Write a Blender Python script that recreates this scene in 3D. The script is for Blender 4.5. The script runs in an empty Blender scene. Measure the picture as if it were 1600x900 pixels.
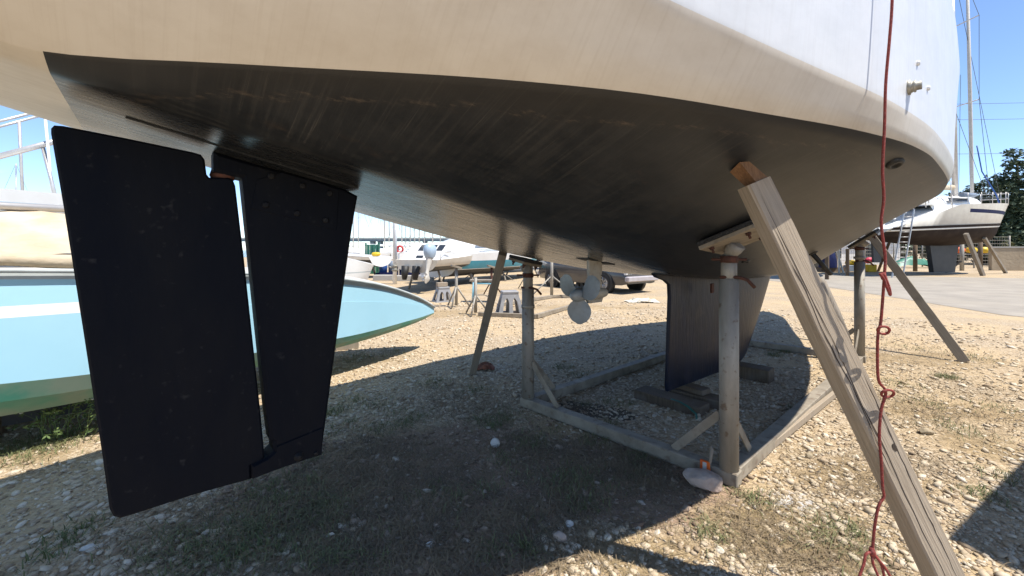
import bpy, bmesh, math, random
import numpy as np
from mathutils import Vector, Matrix

random.seed(7)
RNG = np.random.default_rng(11)
SC = bpy.context.scene
COL = SC.collection
R = math.radians

# ------------------------------------------------------------------ camera
CAM_H = 1.4                      # metres above the gravel
FPX, HORIZON = 640.0, 390.0      # focal length and horizon row of the 1600x900 frame
cam_d = bpy.data.cameras.new('camera')
cam_d.sensor_fit = 'HORIZONTAL'
cam_d.sensor_width = 36.0
cam_d.lens = 36.0 * FPX / 1600.0
cam_d.shift_y = -(450.0 - HORIZON) / 1600.0
cam_d.clip_start = 0.05
cam_d.clip_end = 3000.0
cam = bpy.data.objects.new('camera', cam_d)
cam.location = (0, 0, CAM_H)
cam.rotation_euler = (R(90), 0, 0)
COL.objects.link(cam)
SC.camera = cam

# ------------------------------------------------------------------ sun, sky, exposure
SUN_VEC = Vector((0.44, -0.225, 1.0)).normalized()      # towards the sun
sun_d = bpy.data.lights.new('sun', 'SUN')
sun_d.energy = 4.7
sun_d.angle = R(0.5)
sun_d.color = (1.0, 0.95, 0.87)
sun = bpy.data.objects.new('sun', sun_d)
sun.rotation_euler = SUN_VEC.to_track_quat('Z', 'Y').to_euler()
sun.location = (20, -10, 40)
COL.objects.link(sun)

world = bpy.data.worlds.new('World')
SC.world = world
world.use_nodes = True
wn, wl = world.node_tree.nodes, world.node_tree.links
wn.clear()
w_out = wn.new('ShaderNodeOutputWorld')
w_bg = wn.new('ShaderNodeBackground')
sky = wn.new('ShaderNodeTexSky')
sky.sky_type = 'NISHITA'
sky.sun_disc = False
sky.sun_elevation = math.asin(SUN_VEC.z)
sky.sun_rotation = math.atan2(SUN_VEC.x, SUN_VEC.y)
sky.altitude = 0
sky.air_density = 0.7
sky.dust_density = 0.0
sky.ozone_density = 3.0
w_bg.inputs['Strength'].default_value = 0.15
# fair-weather cumulus low over the horizon, all the way round
tc = wn.new('ShaderNodeTexCoord')
mp = wn.new('ShaderNodeMapping'); mp.inputs['Scale'].default_value = (5.0, 5.0, 16.0)
nz = wn.new('ShaderNodeTexNoise'); nz.inputs['Scale'].default_value = 2.3; nz.inputs['Detail'].default_value = 7; nz.inputs['Roughness'].default_value = 0.55
sep = wn.new('ShaderNodeSeparateXYZ')
band = wn.new('ShaderNodeValToRGB')
e = band.color_ramp.elements
e[0].position = 0.0; e[0].color = (1, 1, 1, 1)
e[1].position = 0.13; e[1].color = (0, 0, 0, 1)
k = e.new(0.07); k.color = (0.9, 0.9, 0.9, 1)
thr = wn.new('ShaderNodeValToRGB')
thr.color_ramp.elements[0].position = 0.57; thr.color_ramp.elements[1].position = 0.70
mul = wn.new('ShaderNodeMath'); mul.operation = 'MULTIPLY'
mixc = wn.new('ShaderNodeMix'); mixc.data_type = 'RGBA'
mixc.inputs[7].default_value = (5.5, 5.5, 5.7, 1)
wl.new(tc.outputs['Generated'], mp.inputs['Vector'])
wl.new(mp.outputs['Vector'], nz.inputs['Vector'])
wl.new(tc.outputs['Generated'], sep.inputs[0])
wl.new(sep.outputs['Z'], band.inputs['Fac'])
wl.new(nz.outputs['Fac'], thr.inputs['Fac'])
wl.new(thr.outputs['Color'], mul.inputs[0])
wl.new(band.outputs['Color'], mul.inputs[1])
wl.new(mul.outputs[0], mixc.inputs[0])
wl.new(sky.outputs['Color'], mixc.inputs[6])
wl.new(mixc.outputs[2], w_bg.inputs['Color'])
wl.new(w_bg.outputs[0], w_out.inputs['Surface'])

SC.view_settings.view_transform = 'Standard'
SC.view_settings.look = 'None'
SC.view_settings.gamma = 1.0
SC.view_settings.exposure = 0.76
SC.cycles.max_bounces = 8
SC.cycles.diffuse_bounces = 5
SC.cycles.glossy_bounces = 3
SC.cycles.use_denoising = True

# ------------------------------------------------------------------ frames of reference
YAW = R(41.12)
BU = np.array([math.cos(YAW), math.sin(YAW)])          # towards the yacht's bow
BN = np.array([math.sin(YAW), -math.cos(YAW)])         # towards its starboard side (our side)
BC = np.array([0.7232, 3.0553])

def W(s, n, z):
    p = BC + BU * s + BN * n
    return Vector((p[0], p[1], z))

def ground_at(px, py, z=0.0):
    t = (CAM_H - z) * FPX / (py - HORIZON)
    return Vector(((px - 800) / FPX * t, t, z))

def at(px, py, Y):
    return Vector(((px - 800) / FPX * Y, Y, CAM_H + (HORIZON - py) / FPX * Y))

def pch(xs, ys):
    xs = np.array(xs, float); ys = np.array(ys, float)
    h = np.diff(xs); d = np.diff(ys) / h
    m = np.zeros(len(xs)); m[0] = d[0]; m[-1] = d[-1]
    for i in range(1, len(xs) - 1):
        if d[i-1] * d[i] > 0:
            w1 = 2 * h[i] + h[i-1]; w2 = h[i] + 2 * h[i-1]
            m[i] = (w1 + w2) / (w1 / d[i-1] + w2 / d[i])
    def f(x):
        x = np.clip(x, xs[0], xs[-1])
        i = np.clip(np.searchsorted(xs, x) - 1, 0, len(xs) - 2)
        t = (x - xs[i]) / h[i]; t2 = t * t; t3 = t2 * t
        return (2*t3-3*t2+1)*ys[i] + (t3-2*t2+t)*h[i]*m[i] + (-2*t3+3*t2)*ys[i+1] + (t3-t2)*h[i]*m[i+1]
    return f

# ------------------------------------------------------------------ materials
def hexc(r, g, b):
    return (r, g, b, 1.0)

def pbr(name, c1, c2=None, scale=6.0, stretch=(1, 1, 1), rough=0.6, rough2=None, bump=0.0, bscale=None,
        metal=0.0, detail=6, contrast=(0.35, 0.65), c3=None, s3=20.0, amt3=0.3, spec=0.5, coat=0.0, band3=(0.55, 0.7)):
    """Principled material: two colours mixed by stretched noise, an optional third as finer specks, noise bump."""
    m = bpy.data.materials.new(name); m.use_nodes = True
    nt = m.node_tree; n, l = nt.nodes, nt.links
    b = n['Principled BSDF']
    b.inputs['Roughness'].default_value = rough
    b.inputs['Metallic'].default_value = metal
    b.inputs['Specular IOR Level'].default_value = spec
    b.inputs['Coat Weight'].default_value = coat
    if c2 is None:
        c2 = tuple(x * 0.8 for x in c1)
    t = n.new('ShaderNodeTexCoord')
    mp = n.new('ShaderNodeMapping'); mp.inputs['Scale'].default_value = stretch
    l.new(t.outputs['Object'], mp.inputs['Vector'])
    a = n.new('ShaderNodeTexNoise'); a.inputs['Scale'].default_value = scale; a.inputs['Detail'].default_value = detail
    a.inputs['Roughness'].default_value = 0.6
    l.new(mp.outputs[0], a.inputs['Vector'])
    r = n.new('ShaderNodeMapRange'); r.inputs[1].default_value = contrast[0]; r.inputs[2].default_value = contrast[1]
    l.new(a.outputs['Fac'], r.inputs[0])
    mx = n.new('ShaderNodeMix'); mx.data_type = 'RGBA'
    mx.inputs[6].default_value = hexc(*c1); mx.inputs[7].default_value = hexc(*c2)
    l.new(r.outputs[0], mx.inputs[0])
    col = mx.outputs[2]
    if c3 is not None:
        q = n.new('ShaderNodeTexNoise'); q.inputs['Scale'].default_value = s3; q.inputs['Detail'].default_value = 5
        l.new(t.outputs['Object'], q.inputs['Vector'])
        r3 = n.new('ShaderNodeMapRange'); r3.inputs[1].default_value = band3[0]; r3.inputs[2].default_value = band3[1]; r3.inputs[4].default_value = amt3
        l.new(q.outputs['Fac'], r3.inputs[0])
        m3 = n.new('ShaderNodeMix'); m3.data_type = 'RGBA'
        m3.inputs[7].default_value = hexc(*c3)
        l.new(r3.outputs[0], m3.inputs[0]); l.new(col, m3.inputs[6]); col = m3.outputs[2]
    l.new(col, b.inputs['Base Color'])
    if rough2 is not None:
        rr = n.new('ShaderNodeMapRange'); rr.inputs[3].default_value = rough; rr.inputs[4].default_value = rough2
        l.new(r.outputs[0], rr.inputs[0]); l.new(rr.outputs[0], b.inputs['Roughness'])
    if bump > 0:
        bn = n.new('ShaderNodeTexNoise'); bn.inputs['Scale'].default_value = bscale or scale * 3; bn.inputs['Detail'].default_value = 5
        l.new(mp.outputs[0], bn.inputs['Vector'])
        bp = n.new('ShaderNodeBump'); bp.inputs['Strength'].default_value = 1.0; bp.inputs['Distance'].default_value = bump
        l.new(bn.outputs['Fac'], bp.inputs['Height']); l.new(bp.outputs[0], b.inputs['Normal'])
    return m

M = {}
# yacht
def hull_paint(name, base, alt, streak, rough, amt, scratch=None, spec=0.5, scum=False):
    """Hull paint; streaks run down the girth on the sides and fore-and-aft on the flat floor."""
    m = bpy.data.materials.new(name); m.use_nodes = True
    n, l = m.node_tree.nodes, m.node_tree.links
    b = n['Principled BSDF']; b.inputs['Roughness'].default_value = rough; b.inputs['Specular IOR Level'].default_value = spec
    t = n.new('ShaderNodeTexCoord')
    def noise(scl, sc, det=6, rgh=0.6):
        mp = n.new('ShaderNodeMapping'); mp.inputs['Scale'].default_value = scl
        l.new(t.outputs['Object'], mp.inputs['Vector'])
        a = n.new('ShaderNodeTexNoise'); a.inputs['Scale'].default_value = sc; a.inputs['Detail'].default_value = det; a.inputs['Roughness'].default_value = rgh
        l.new(mp.outputs[0], a.inputs['Vector']); return a.outputs['Fac']
    def mapr(v, a, bb, c=0.0, d=1.0):
        r = n.new('ShaderNodeMapRange'); r.inputs[1].default_value = a; r.inputs[2].default_value = bb; r.inputs[3].default_value = c; r.inputs[4].default_value = d
        l.new(v, r.inputs[0]); return r.outputs[0]
    def mix(f, a, c):
        x = n.new('ShaderNodeMix'); x.data_type = 'RGBA'
        if isinstance(f, float): x.inputs[0].default_value = f
        else: l.new(f, x.inputs[0])
        for i, v in ((6, a), (7, c)):
            if isinstance(v, tuple): x.inputs[i].default_value = hexc(*v)
            else: l.new(v, x.inputs[i])
        return x.outputs[2]
    g = n.new('ShaderNodeNewGeometry'); sp = n.new('ShaderNodeSeparateXYZ'); l.new(g.outputs['Normal'], sp.inputs[0])
    flat = mapr(sp.outputs['Z'], -0.985, -0.9, 1.0, 0.0)
    girth = noise((70, 1.6, 1.6), 1.0, 9, 0.72); along = noise((0.8, 55, 20), 1.0)
    fm = n.new('ShaderNodeMix'); l.new(flat, fm.inputs[0]); l.new(girth, fm.inputs[2]); l.new(along, fm.inputs[3])
    st = mapr(fm.outputs[0], 0.5, 0.72)
    big = mapr(noise((1, 1, 1.6), 4.5, 9, .68), 0.40, 0.64)
    c = mix(big, base, alt)
    sm = n.new('ShaderNodeMath'); sm.operation = 'MULTIPLY'; sm.inputs[1].default_value = amt; l.new(st, sm.inputs[0])
    c = mix(sm.outputs[0], c, streak)
    if scratch:
        g2 = noise((210, 3.0, 3.0), 1.0, 3); a2 = noise((2.0, 150, 40), 1.0, 3)
        f2 = n.new('ShaderNodeMix'); l.new(flat, f2.inputs[0]); l.new(g2, f2.inputs[2]); l.new(a2, f2.inputs[3])
        c = mix(mapr(f2.outputs[0], 0.6, 0.78, 0.0, scratch[1]), c, scratch[0])
        wear = mapr(noise((3, 9, 9), 1.0, 8, 0.7), 0.6, 0.75, 0.0, scratch[1] * 0.8)
        c = mix(wear, c, scratch[2])
    l.new(c, b.inputs['Base Color'])
    rv = mapr(fm.outputs[0], 0.3, 0.75, rough - 0.03, rough + 0.06)
    if scum:                                     # brown tide mark a hand's breadth under the waterline, and the burnished flat floor
        so = n.new('ShaderNodeSeparateXYZ'); l.new(t.outputs['Object'], so.inputs[0])
        wob = noise((2.2, 2.2, 6), 1.0, 7, .7)
        zz = n.new('ShaderNodeMath'); zz.operation = 'MULTIPLY_ADD'; zz.inputs[1].default_value = .07; l.new(wob, zz.inputs[0]); l.new(so.outputs['Z'], zz.inputs[2])
        c = mix(mapr(zz.outputs[0], 1.815, 1.88, 0.0, 0.7), c, (0.025, 0.023, 0.021))
        band = n.new('ShaderNodeMath'); band.operation = 'MULTIPLY'
        l.new(mapr(zz.outputs[0], 1.829, 1.835), band.inputs[0]); l.new(mapr(zz.outputs[0], 1.846, 1.838), band.inputs[1])
        spk = n.new('ShaderNodeMath'); spk.operation = 'MULTIPLY'; l.new(band.outputs[0], spk.inputs[0]); l.new(mapr(noise((9, 30, 90), 1.0, 8, .8), .50, .66, 0, .55), spk.inputs[1])
        c = mix(spk.outputs[0], c, (0.13, 0.10, 0.075))
        l.new(c, b.inputs['Base Color'])
        rm = n.new('ShaderNodeMix'); l.new(flat, rm.inputs[0]); l.new(rv, rm.inputs[2]); l.new(mapr(along, .3, .75, .20, .34), rm.inputs[3]); rv = rm.outputs[0]
    l.new(rv, b.inputs['Roughness'])
    bp = n.new('ShaderNodeBump'); bp.inputs['Distance'].default_value = 0.0004; bp.inputs['Strength'].default_value = 0.5
    l.new(fm.outputs[0], bp.inputs['Height']); l.new(bp.outputs[0], b.inputs['Normal'])
    return m

M['gelcoat'] = hull_paint('weathered white gelcoat', (0.66, 0.675, 0.69), (0.60, 0.615, 0.63), (0.44, 0.435, 0.425), 0.38, 0.20)
M['shaded_gelcoat'] = hull_paint('gelcoat with painted shade', (0.60, 0.55, 0.47), (0.54, 0.485, 0.405), (0.36, 0.29, 0.20), 0.42, 0.22)  # same gelcoat below the knuckle, its shade painted in as beige; streaks are dirt
M['antifoul'] = hull_paint('charcoal antifouling', (0.010, 0.0125, 0.016), (0.022, 0.024, 0.027), (0.074, 0.072, 0.068), 0.46, 0.42,
                           ((0.12, 0.11, 0.10), 0.5, (0.07, 0.045, 0.032)), spec=0.38, scum=True)
M['rudder'] = pbr('rudder antifouling', (0.0035, 0.005, 0.0095), (0.007, 0.008, 0.011), 5, (1, 1, .35), rough=0.6, bump=0.002, bscale=40, c3=(0.08, 0.078, 0.075), s3=34, amt3=0.28, band3=(0.64, 0.8), spec=0.07)
M['keel'] = pbr('keel paint', (0.008, 0.013, 0.032), (0.008, 0.010, 0.018), 2.0, (6, 6, 1.2), rough=0.4, bump=0.003, c3=(0.09, 0.06, 0.045), s3=7, amt3=0.18, spec=0.22)
M['black'] = pbr('black rubber', (0.012, 0.012, 0.012), (0.02, 0.02, 0.02), 20, rough=0.6)
M['drive'] = pbr('saildrive paint', (0.40, 0.37, 0.31), (0.32, 0.29, 0.24), 9, rough=0.5, c3=(0.15, 0.12, 0.1), s3=30, amt3=0.4)
M['blade'] = pbr('propeller paint', (0.27, 0.295, 0.295), (0.20, 0.215, 0.215), 8, rough=0.45, c3=(0.18, 0.18, 0.17), s3=40, amt3=0.4)
M['bolt'] = pbr('worn bolt', (0.006, 0.007, 0.010), (0.016, 0.016, 0.017), 60, rough=0.6, metal=0.0, spec=0.15)
M['bronze'] = pbr('bronze fitting', (0.38, 0.36, 0.30), (0.22, 0.2, 0.16), 30, rough=0.5, metal=0.4)
M['teak'] = pbr('deck', (0.62, 0.61, 0.58), (0.52, 0.5, 0.47), 4, rough=0.7)
# yard
M['galv'] = pbr('galvanised steel', (0.36, 0.335, 0.285), (0.23, 0.21, 0.18), 9, (1, 1, 0.3), rough=0.6, metal=0.25, bump=0.0015, bscale=40, c3=(0.16, 0.10, 0.06), s3=24, amt3=0.7, band3=(0.6, 0.68))
M['steel_beam'] = pbr('dusty steel beam', (0.33, 0.285, 0.22), (0.215, 0.18, 0.135), 7, rough=0.75, metal=0.1, bump=0.002, c3=(0.13, 0.08, 0.05), s3=18, amt3=0.6)
M['rust'] = pbr('rusty iron', (0.10, 0.035, 0.02), (0.05, 0.02, 0.012), 40, rough=0.85, bump=0.002)
M['plywood'] = pbr('plywood', (0.30, 0.255, 0.195), (0.23, 0.19, 0.14), 4, (1, 8, 1), rough=0.8, c3=(0.12, 0.08, 0.05), s3=9, amt3=0.5)
M['carpet'] = pbr('black carpet', (0.015, 0.015, 0.015), (0.05, 0.05, 0.05), 90, rough=0.95, bump=0.006, bscale=120)
def wood(name, c1, c2, c3, sc=1.0):
    return pbr(name, c1, c2, 9 * sc, (13, 13, 0.5), rough=0.85, bump=0.003, bscale=14 * sc, c3=c3, s3=4, amt3=0.6, contrast=(0.32, 0.72), spec=0.25)
M['timber'] = wood('weathered timber', (0.37, 0.305, 0.23), (0.255, 0.205, 0.15), (0.24, 0.21, 0.18))
M['timber_grey'] = wood('grey timber', (0.30, 0.26, 0.21), (0.19, 0.16, 0.125), (0.14, 0.12, 0.10))
M['timber_dark'] = wood('old sleeper timber', (0.16, 0.115, 0.075), (0.085, 0.06, 0.042), (0.2, 0.17, 0.14))
M['timber_red'] = wood('reddish wedge timber', (0.24, 0.13, 0.065), (0.14, 0.075, 0.04), (0.1, 0.07, 0.05))
M['crack'] = pbr('crack shadow wood', (0.045, 0.032, 0.02), (0.03, 0.02, 0.015), 20, rough=0.9)
M['rope'] = pbr('red rope', (0.27, 0.040, 0.030), (0.15, 0.026, 0.022), 120, rough=0.85, bump=0.003, bscale=260, c3=(0.5, 0.28, 0.24), s3=140, amt3=0.3)
M['stone'] = pbr('limestone', (0.46, 0.37, 0.31), (0.36, 0.275, 0.225), 12, rough=0.9, bump=0.01, bscale=26, c3=(0.20, 0.14, 0.1), s3=14, amt3=0.5)
M['stone_pale'] = pbr('pale limestone', (0.55, 0.53, 0.49), (0.44, 0.42, 0.38), 14, rough=0.9, bump=0.008, bscale=30)
M['stone_tan'] = pbr('tan stone', (0.36, 0.29, 0.19), (0.27, 0.21, 0.135), 14, rough=0.9, bump=0.01, bscale=30)
M['rag'] = pbr('orange rag', (0.30, 0.115, 0.06), (0.2, 0.075, 0.045), 14, rough=0.95, bump=0.01)
M['orange'] = pbr('orange packet', (0.75, 0.14, 0.02), (0.6, 0.1, 0.02), 10, rough=0.4)
M['green_strap'] = pbr('green strap', (0.012, 0.13, 0.085), (0.01, 0.1, 0.07), 30, rough=0.7)
M['plastic_grey'] = pbr('grey plastic stand', (0.27, 0.27, 0.28), (0.21, 0.21, 0.215), 5, rough=0.55, c3=(0.38, 0.36, 0.33), s3=12, amt3=0.4)
M['white_paint'] = pbr('white paint', (0.78, 0.78, 0.77), (0.70, 0.70, 0.68), 3, rough=0.35)
M['white_plain'] = pbr('white gelcoat', (0.76, 0.76, 0.74), (0.68, 0.67, 0.64), 2, rough=0.3, c3=(0.5, 0.48, 0.44), s3=3, amt3=0.25)
M['cream'] = pbr('cream gelcoat', (0.62, 0.57, 0.48), (0.54, 0.49, 0.41), 3, rough=0.4)
M['sky_blue'] = pbr('pale blue hull paint', (0.36, 0.61, 0.73), (0.33, 0.575, 0.70), 1.5, rough=0.5, c3=(0.31, 0.51, 0.60), s3=2.5, amt3=0.35)
M['stripe_white'] = pbr('stripe paint', (0.78, 0.74, 0.70), (0.72, 0.68, 0.64), 5, rough=0.4)
M['sea_green'] = pbr('worn green antifouling', (0.07, 0.29, 0.20), (0.18, 0.34, 0.24), 2.0, (0.5, 3, 3), rough=0.6, c3=(0.30, 0.33, 0.25), s3=3.0, amt3=0.7, band3=(0.45, 0.62))
M['rubrail'] = pbr('grey rubbing strake', (0.46, 0.50, 0.50), (0.37, 0.40, 0.40), 6, rough=0.6)
M['canvas'] = pbr('beige canvas', (0.55, 0.475, 0.365), (0.43, 0.355, 0.25), 2.5, (1, 1, 2), rough=0.9, bump=0.02, bscale=5, c3=(0.45, 0.30, 0.14), s3=3, amt3=0.45)
M['alloy'] = pbr('aluminium spar', (0.55, 0.53, 0.50), (0.45, 0.43, 0.41), 6, rough=0.4, metal=0.5)
M['wire'] = pbr('wire', (0.08, 0.08, 0.09), (0.06, 0.06, 0.06), 6, rough=0.5)
M['glass'] = pbr('dark glass', (0.025, 0.03, 0.035), (0.04, 0.045, 0.05), 3, rough=0.08, spec=0.7)
M['teal'] = pbr('teal topside', (0.035, 0.25, 0.33), (0.03, 0.21, 0.28), 2, rough=0.25)
M['navy'] = pbr('navy', (0.008, 0.012, 0.06), (0.007, 0.010, 0.045), 4, rough=0.6, spec=0.15)
M['brown_bottom'] = pbr('brown antifouling', (0.024, 0.016, 0.013), (0.034, 0.024, 0.02), 2, rough=0.75, c3=(0.06, 0.045, 0.035), s3=2, amt3=0.3, spec=0.12)
M['black_bottom'] = pbr('black antifouling', (0.02, 0.02, 0.022), (0.035, 0.033, 0.033), 3, rough=0.5)
M['cowl'] = pbr('silver blue cowling', (0.36, 0.46, 0.56), (0.32, 0.41, 0.5), 3, rough=0.3)
M['engine_leg'] = pbr('engine leg', (0.55, 0.52, 0.46), (0.47, 0.44, 0.39), 5, rough=0.4)
M['car_paint'] = pbr('dark grey car paint', (0.06, 0.058, 0.06), (0.05, 0.048, 0.05), 2, rough=0.25, coat=0.6)
M['car_trim'] = pbr('pale bumper', (0.40, 0.37, 0.38), (0.33, 0.30, 0.31), 4, rough=0.4)
M['tyre'] = pbr('tyre', (0.018, 0.018, 0.018), (0.028, 0.027, 0.026), 20, rough=0.85)
M['rim'] = pbr('wheel rim', (0.50, 0.50, 0.50), (0.4, 0.4, 0.4), 10, rough=0.35, metal=0.5)
M['yellow'] = pbr('yellow plastic', (0.72, 0.48, 0.02), (0.62, 0.4, 0.02), 4, rough=0.45)
M['pink'] = pbr('pink red buoy', (0.70, 0.05, 0.10), (0.6, 0.04, 0.08), 4, rough=0.45)
M['red'] = pbr('red plastic', (0.55, 0.03, 0.03), (0.45, 0.02, 0.02), 4, rough=0.45)
M['crate_blue'] = pbr('blue grey crate', (0.20, 0.25, 0.32), (0.16, 0.2, 0.26), 4, rough=0.6)
M['blue'] = pbr('blue drum', (0.02, 0.09, 0.32), (0.02, 0.07, 0.26), 4, rough=0.4)
M['cyan'] = pbr('light blue frame', (0.22, 0.5, 0.62), (0.18, 0.42, 0.55), 6, rough=0.5)
M['green_steel'] = pbr('green steel panel', (0.03, 0.17, 0.11), (0.025, 0.14, 0.09), 3, rough=0.5)
M['bark'] = pbr('bark', (0.10, 0.07, 0.05), (0.06, 0.045, 0.03), 8, (4, 4, 1), rough=0.9, bump=0.02)
M['needle'] = pbr('dark conifer needles', (0.032, 0.056, 0.024), (0.055, 0.082, 0.040), 0.6, rough=0.75, c3=(0.095, 0.115, 0.07), s3=1.4, amt3=0.5)
M['leaf'] = pbr('dry bush leaves', (0.17, 0.16, 0.06), (0.12, 0.12, 0.045), 2, rough=0.75)
M['weed'] = pbr('weed leaves', (0.12, 0.17, 0.045), (0.075, 0.12, 0.03), 6, rough=0.7)
M['grass'] = pbr('short green grass', (0.10, 0.125, 0.04), (0.19, 0.18, 0.085), 3, rough=0.75)
M['straw'] = pbr('dry straw', (0.34, 0.26, 0.13), (0.21, 0.155, 0.085), 3, rough=0.8)
M['dead_weed'] = pbr('dead weeds', (0.26, 0.195, 0.115), (0.14, 0.105, 0.068), 4, rough=0.9)
M['petal'] = pbr('white flower', (0.75, 0.73, 0.65), (0.65, 0.6, 0.5), 9, rough=0.7)
M['wall'] = pbr('rendered wall', (0.36, 0.29, 0.20), (0.27, 0.21, 0.14), 0.9, rough=0.9, bump=0.02, bscale=6)
M['concrete'] = pbr('concrete', (0.36, 0.34, 0.31), (0.28, 0.265, 0.24), 0.5, rough=0.85)
M['block'] = pbr('concrete block', (0.40, 0.38, 0.34), (0.33, 0.31, 0.28), 3, rough=0.9, bump=0.006)
M['sea'] = pbr('sea', (0.03, 0.09, 0.13), (0.04, 0.11, 0.16), 0.1, rough=0.12, bump=0.2, bscale=1.5)
M['plastic_sheet'] = pbr('crumpled white sheet', (0.66, 0.62, 0.52), (0.55, 0.5, 0.4), 8, rough=0.6, bump=0.01)
M['chalk'] = pbr('spilt white filler dust', (0.55, 0.55, 0.54), (0.40, 0.38, 0.36), 18, rough=0.95, bump=0.01)

# ------------------------------------------------------------------ mesh builder
class MB:
    def __init__(self):
        self.v = []; self.f = []; self.mi = []; self.mats = []; self.smooth = []
        self.cur = 0; self.sm = False
    def use(self, mat, smooth=None):
        if mat not in self.mats: self.mats.append(mat)
        self.cur = self.mats.index(mat)
        if smooth is not None: self.sm = smooth
        return self
    def add(self, vs, fs, smooth=None):
        o = len(self.v)
        self.v += [tuple(p) for p in vs]
        for q in fs:
            self.f.append(tuple(i + o for i in q)); self.mi.append(self.cur)
            self.smooth.append(self.sm if smooth is None else smooth)
        return self
    def box(self, c, size, rot=None, taper=1.0, bev=0.0):
        """box centred at c; taper scales the top; bev bevels all edges by hand-built chamfer rings"""
        hx, hy, hz = size[0] / 2, size[1] / 2, size[2] / 2
        b = min(bev, hx * .45, hy * .45, hz * .45)
        vs = []
        if b <= 0:
            for z, k in ((-hz, 1), (hz, taper)):
                vs += [(-hx * k, -hy * k, z), (hx * k, -hy * k, z), (hx * k, hy * k, z), (-hx * k, hy * k, z)]
            fs = [(3, 2, 1, 0), (4, 5, 6, 7), (0, 1, 5, 4), (1, 2, 6, 5), (2, 3, 7, 6), (3, 0, 4, 7)]
        else:
            def ring(z, k, ix):
                x, y = hx * k - ix, hy * k - ix; c_ = b
                return [(-x + c_, -y, z), (x - c_, -y, z), (x, -y + c_, z), (x, y - c_, z), (x - c_, y, z), (-x + c_, y, z), (-x, y - c_, z), (-x, -y + c_, z)]
            rs = [ring(-hz, 1, b), ring(-hz + b, 1, 0), ring(hz - b, taper, 0), ring(hz, taper, b)]
            fs = []
            for r_ in rs: vs += r_
            for j in range(3):
                for i in range(8):
                    a, d = j * 8 + i, j * 8 + (i + 1) % 8
                    fs.append((a, d, d + 8, a + 8))
            fs.append(tuple(range(7, -1, -1))); fs.append(tuple(range(24, 32)))
        m = rot if rot is not None else Matrix.Identity(3)
        c = Vector(c)
        return self.add([c + m @ Vector(p) for p in vs], fs)
    def bar(self, a, b, w, h, up=(0, 0, 1), bev=0.004, ext=0.0):
        """rectangular bar from a to b, w across, h along 'up'"""
        a, b = Vector(a), Vector(b); d = b - a; L = d.length + 2 * ext; d.normalize()
        u = Vector(up); x = d.cross(u)
        if x.length < 1e-4: x = d.cross(Vector((0, 1, 0)))
        x.normalize(); u = x.cross(d)
        m = Matrix((x, u, d)).transposed()
        return self.box((a + b) / 2, (w, h, L), m, bev=bev)
    def tube(self, pts, r, seg=8, cap=True, smooth=True, closed=False):
        pts = [Vector(p) for p in pts]; n = len(pts)
        rr = r if isinstance(r, (list, tuple)) else [r] * n
        vs = []; fs = []
        ref = None
        for i, p in enumerate(pts):
            if closed: d = pts[(i + 1) % n] - pts[i - 1]
            else: d = pts[min(i + 1, n - 1)] - pts[max(i - 1, 0)]
            if d.length < 1e-9: d = Vector((0, 0, 1))
            d.normalize()
            if ref is None:
                ref = Vector((0, 0, 1)) if abs(d.z) < .9 else Vector((1, 0, 0))
            x = ref - d * ref.dot(d)
            if x.length < 1e-5: x = d.orthogonal()
            x.normalize(); y = d.cross(x); ref = x
            for k_ in range(seg):
                t = 2 * math.pi * k_ / seg
                vs.append(p + (x * math.cos(t) + y * math.sin(t)) * rr[i])
        for i in range(n if closed else n - 1):
            for k_ in range(seg):
                a = i * seg + k_; b = i * seg + (k_ + 1) % seg
                j = ((i + 1) % n) * seg
                fs.append((a, b, j + (k_ + 1) % seg, j + k_))
        self.add(vs, fs, smooth)
        if cap and not closed:
            o = len(self.v) - len(vs)
            self.f.append(tuple(o + q for q in range(seg - 1, -1, -1))); self.mi.append(self.cur); self.smooth.append(False)
            e_ = o + (n - 1) * seg
            self.f.append(tuple(e_ + q for q in range(seg))); self.mi.append(self.cur); self.smooth.append(False)
        return self
    def lathe(self, prof, seg=16, mtx=None, smooth=True):
        mtx = mtx or Matrix.Identity(4)
        vs = []; fs = []
        for r, z in prof:
            for k_ in range(seg):
                t = 2 * math.pi * k_ / seg
                vs.append(mtx @ Vector((r * math.cos(t), r * math.sin(t), z)))
        for i in range(len(prof) - 1):
            for k_ in range(seg):
                a = i * seg + k_; b = i * seg + (k_ + 1) % seg
                fs.append((a, b, b + seg, a + seg))
        self.add(vs, fs, smooth)
        o = len(self.v) - len(vs)
        for base, rev in ((o, True), (o + (len(prof) - 1) * seg, False)):
            q = tuple(base + i for i in range(seg))
            self.f.append(q[::-1] if rev else q); self.mi.append(self.cur); self.smooth.append(False)
        return self
    def grid(self, rows, smooth=True, mats=None, flip=False):
        """rows: list of equal-length point lists"""
        nr, nc = len(rows), len(rows[0])
        o = len(self.v)
        for r_ in rows: self.v += [tuple(p) for p in r_]
        for i in range(nr - 1):
            for j in range(nc - 1):
                a = o + i * nc + j
                q = (a, a + 1, a + nc + 1, a + nc)
                self.f.append(q[::-1] if flip else q)
                if mats: self.use(mats(i, j))
                self.mi.append(self.cur); self.smooth.append(smooth)
        return self
    def prism(self, poly, axis_pts, smooth=False):
        """poly: list of 3D points (one face); axis_pts: extrusion vector"""
        d = Vector(axis_pts); n = len(poly)
        vs = [Vector(p) for p in poly] + [Vector(p) + d for p in poly]
        fs = [tuple(range(n - 1, -1, -1)), tuple(range(n, 2 * n))] + [(i, (i + 1) % n, (i + 1) % n + n, i + n) for i in range(n)]
        return self.add(vs, fs, smooth)
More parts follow.
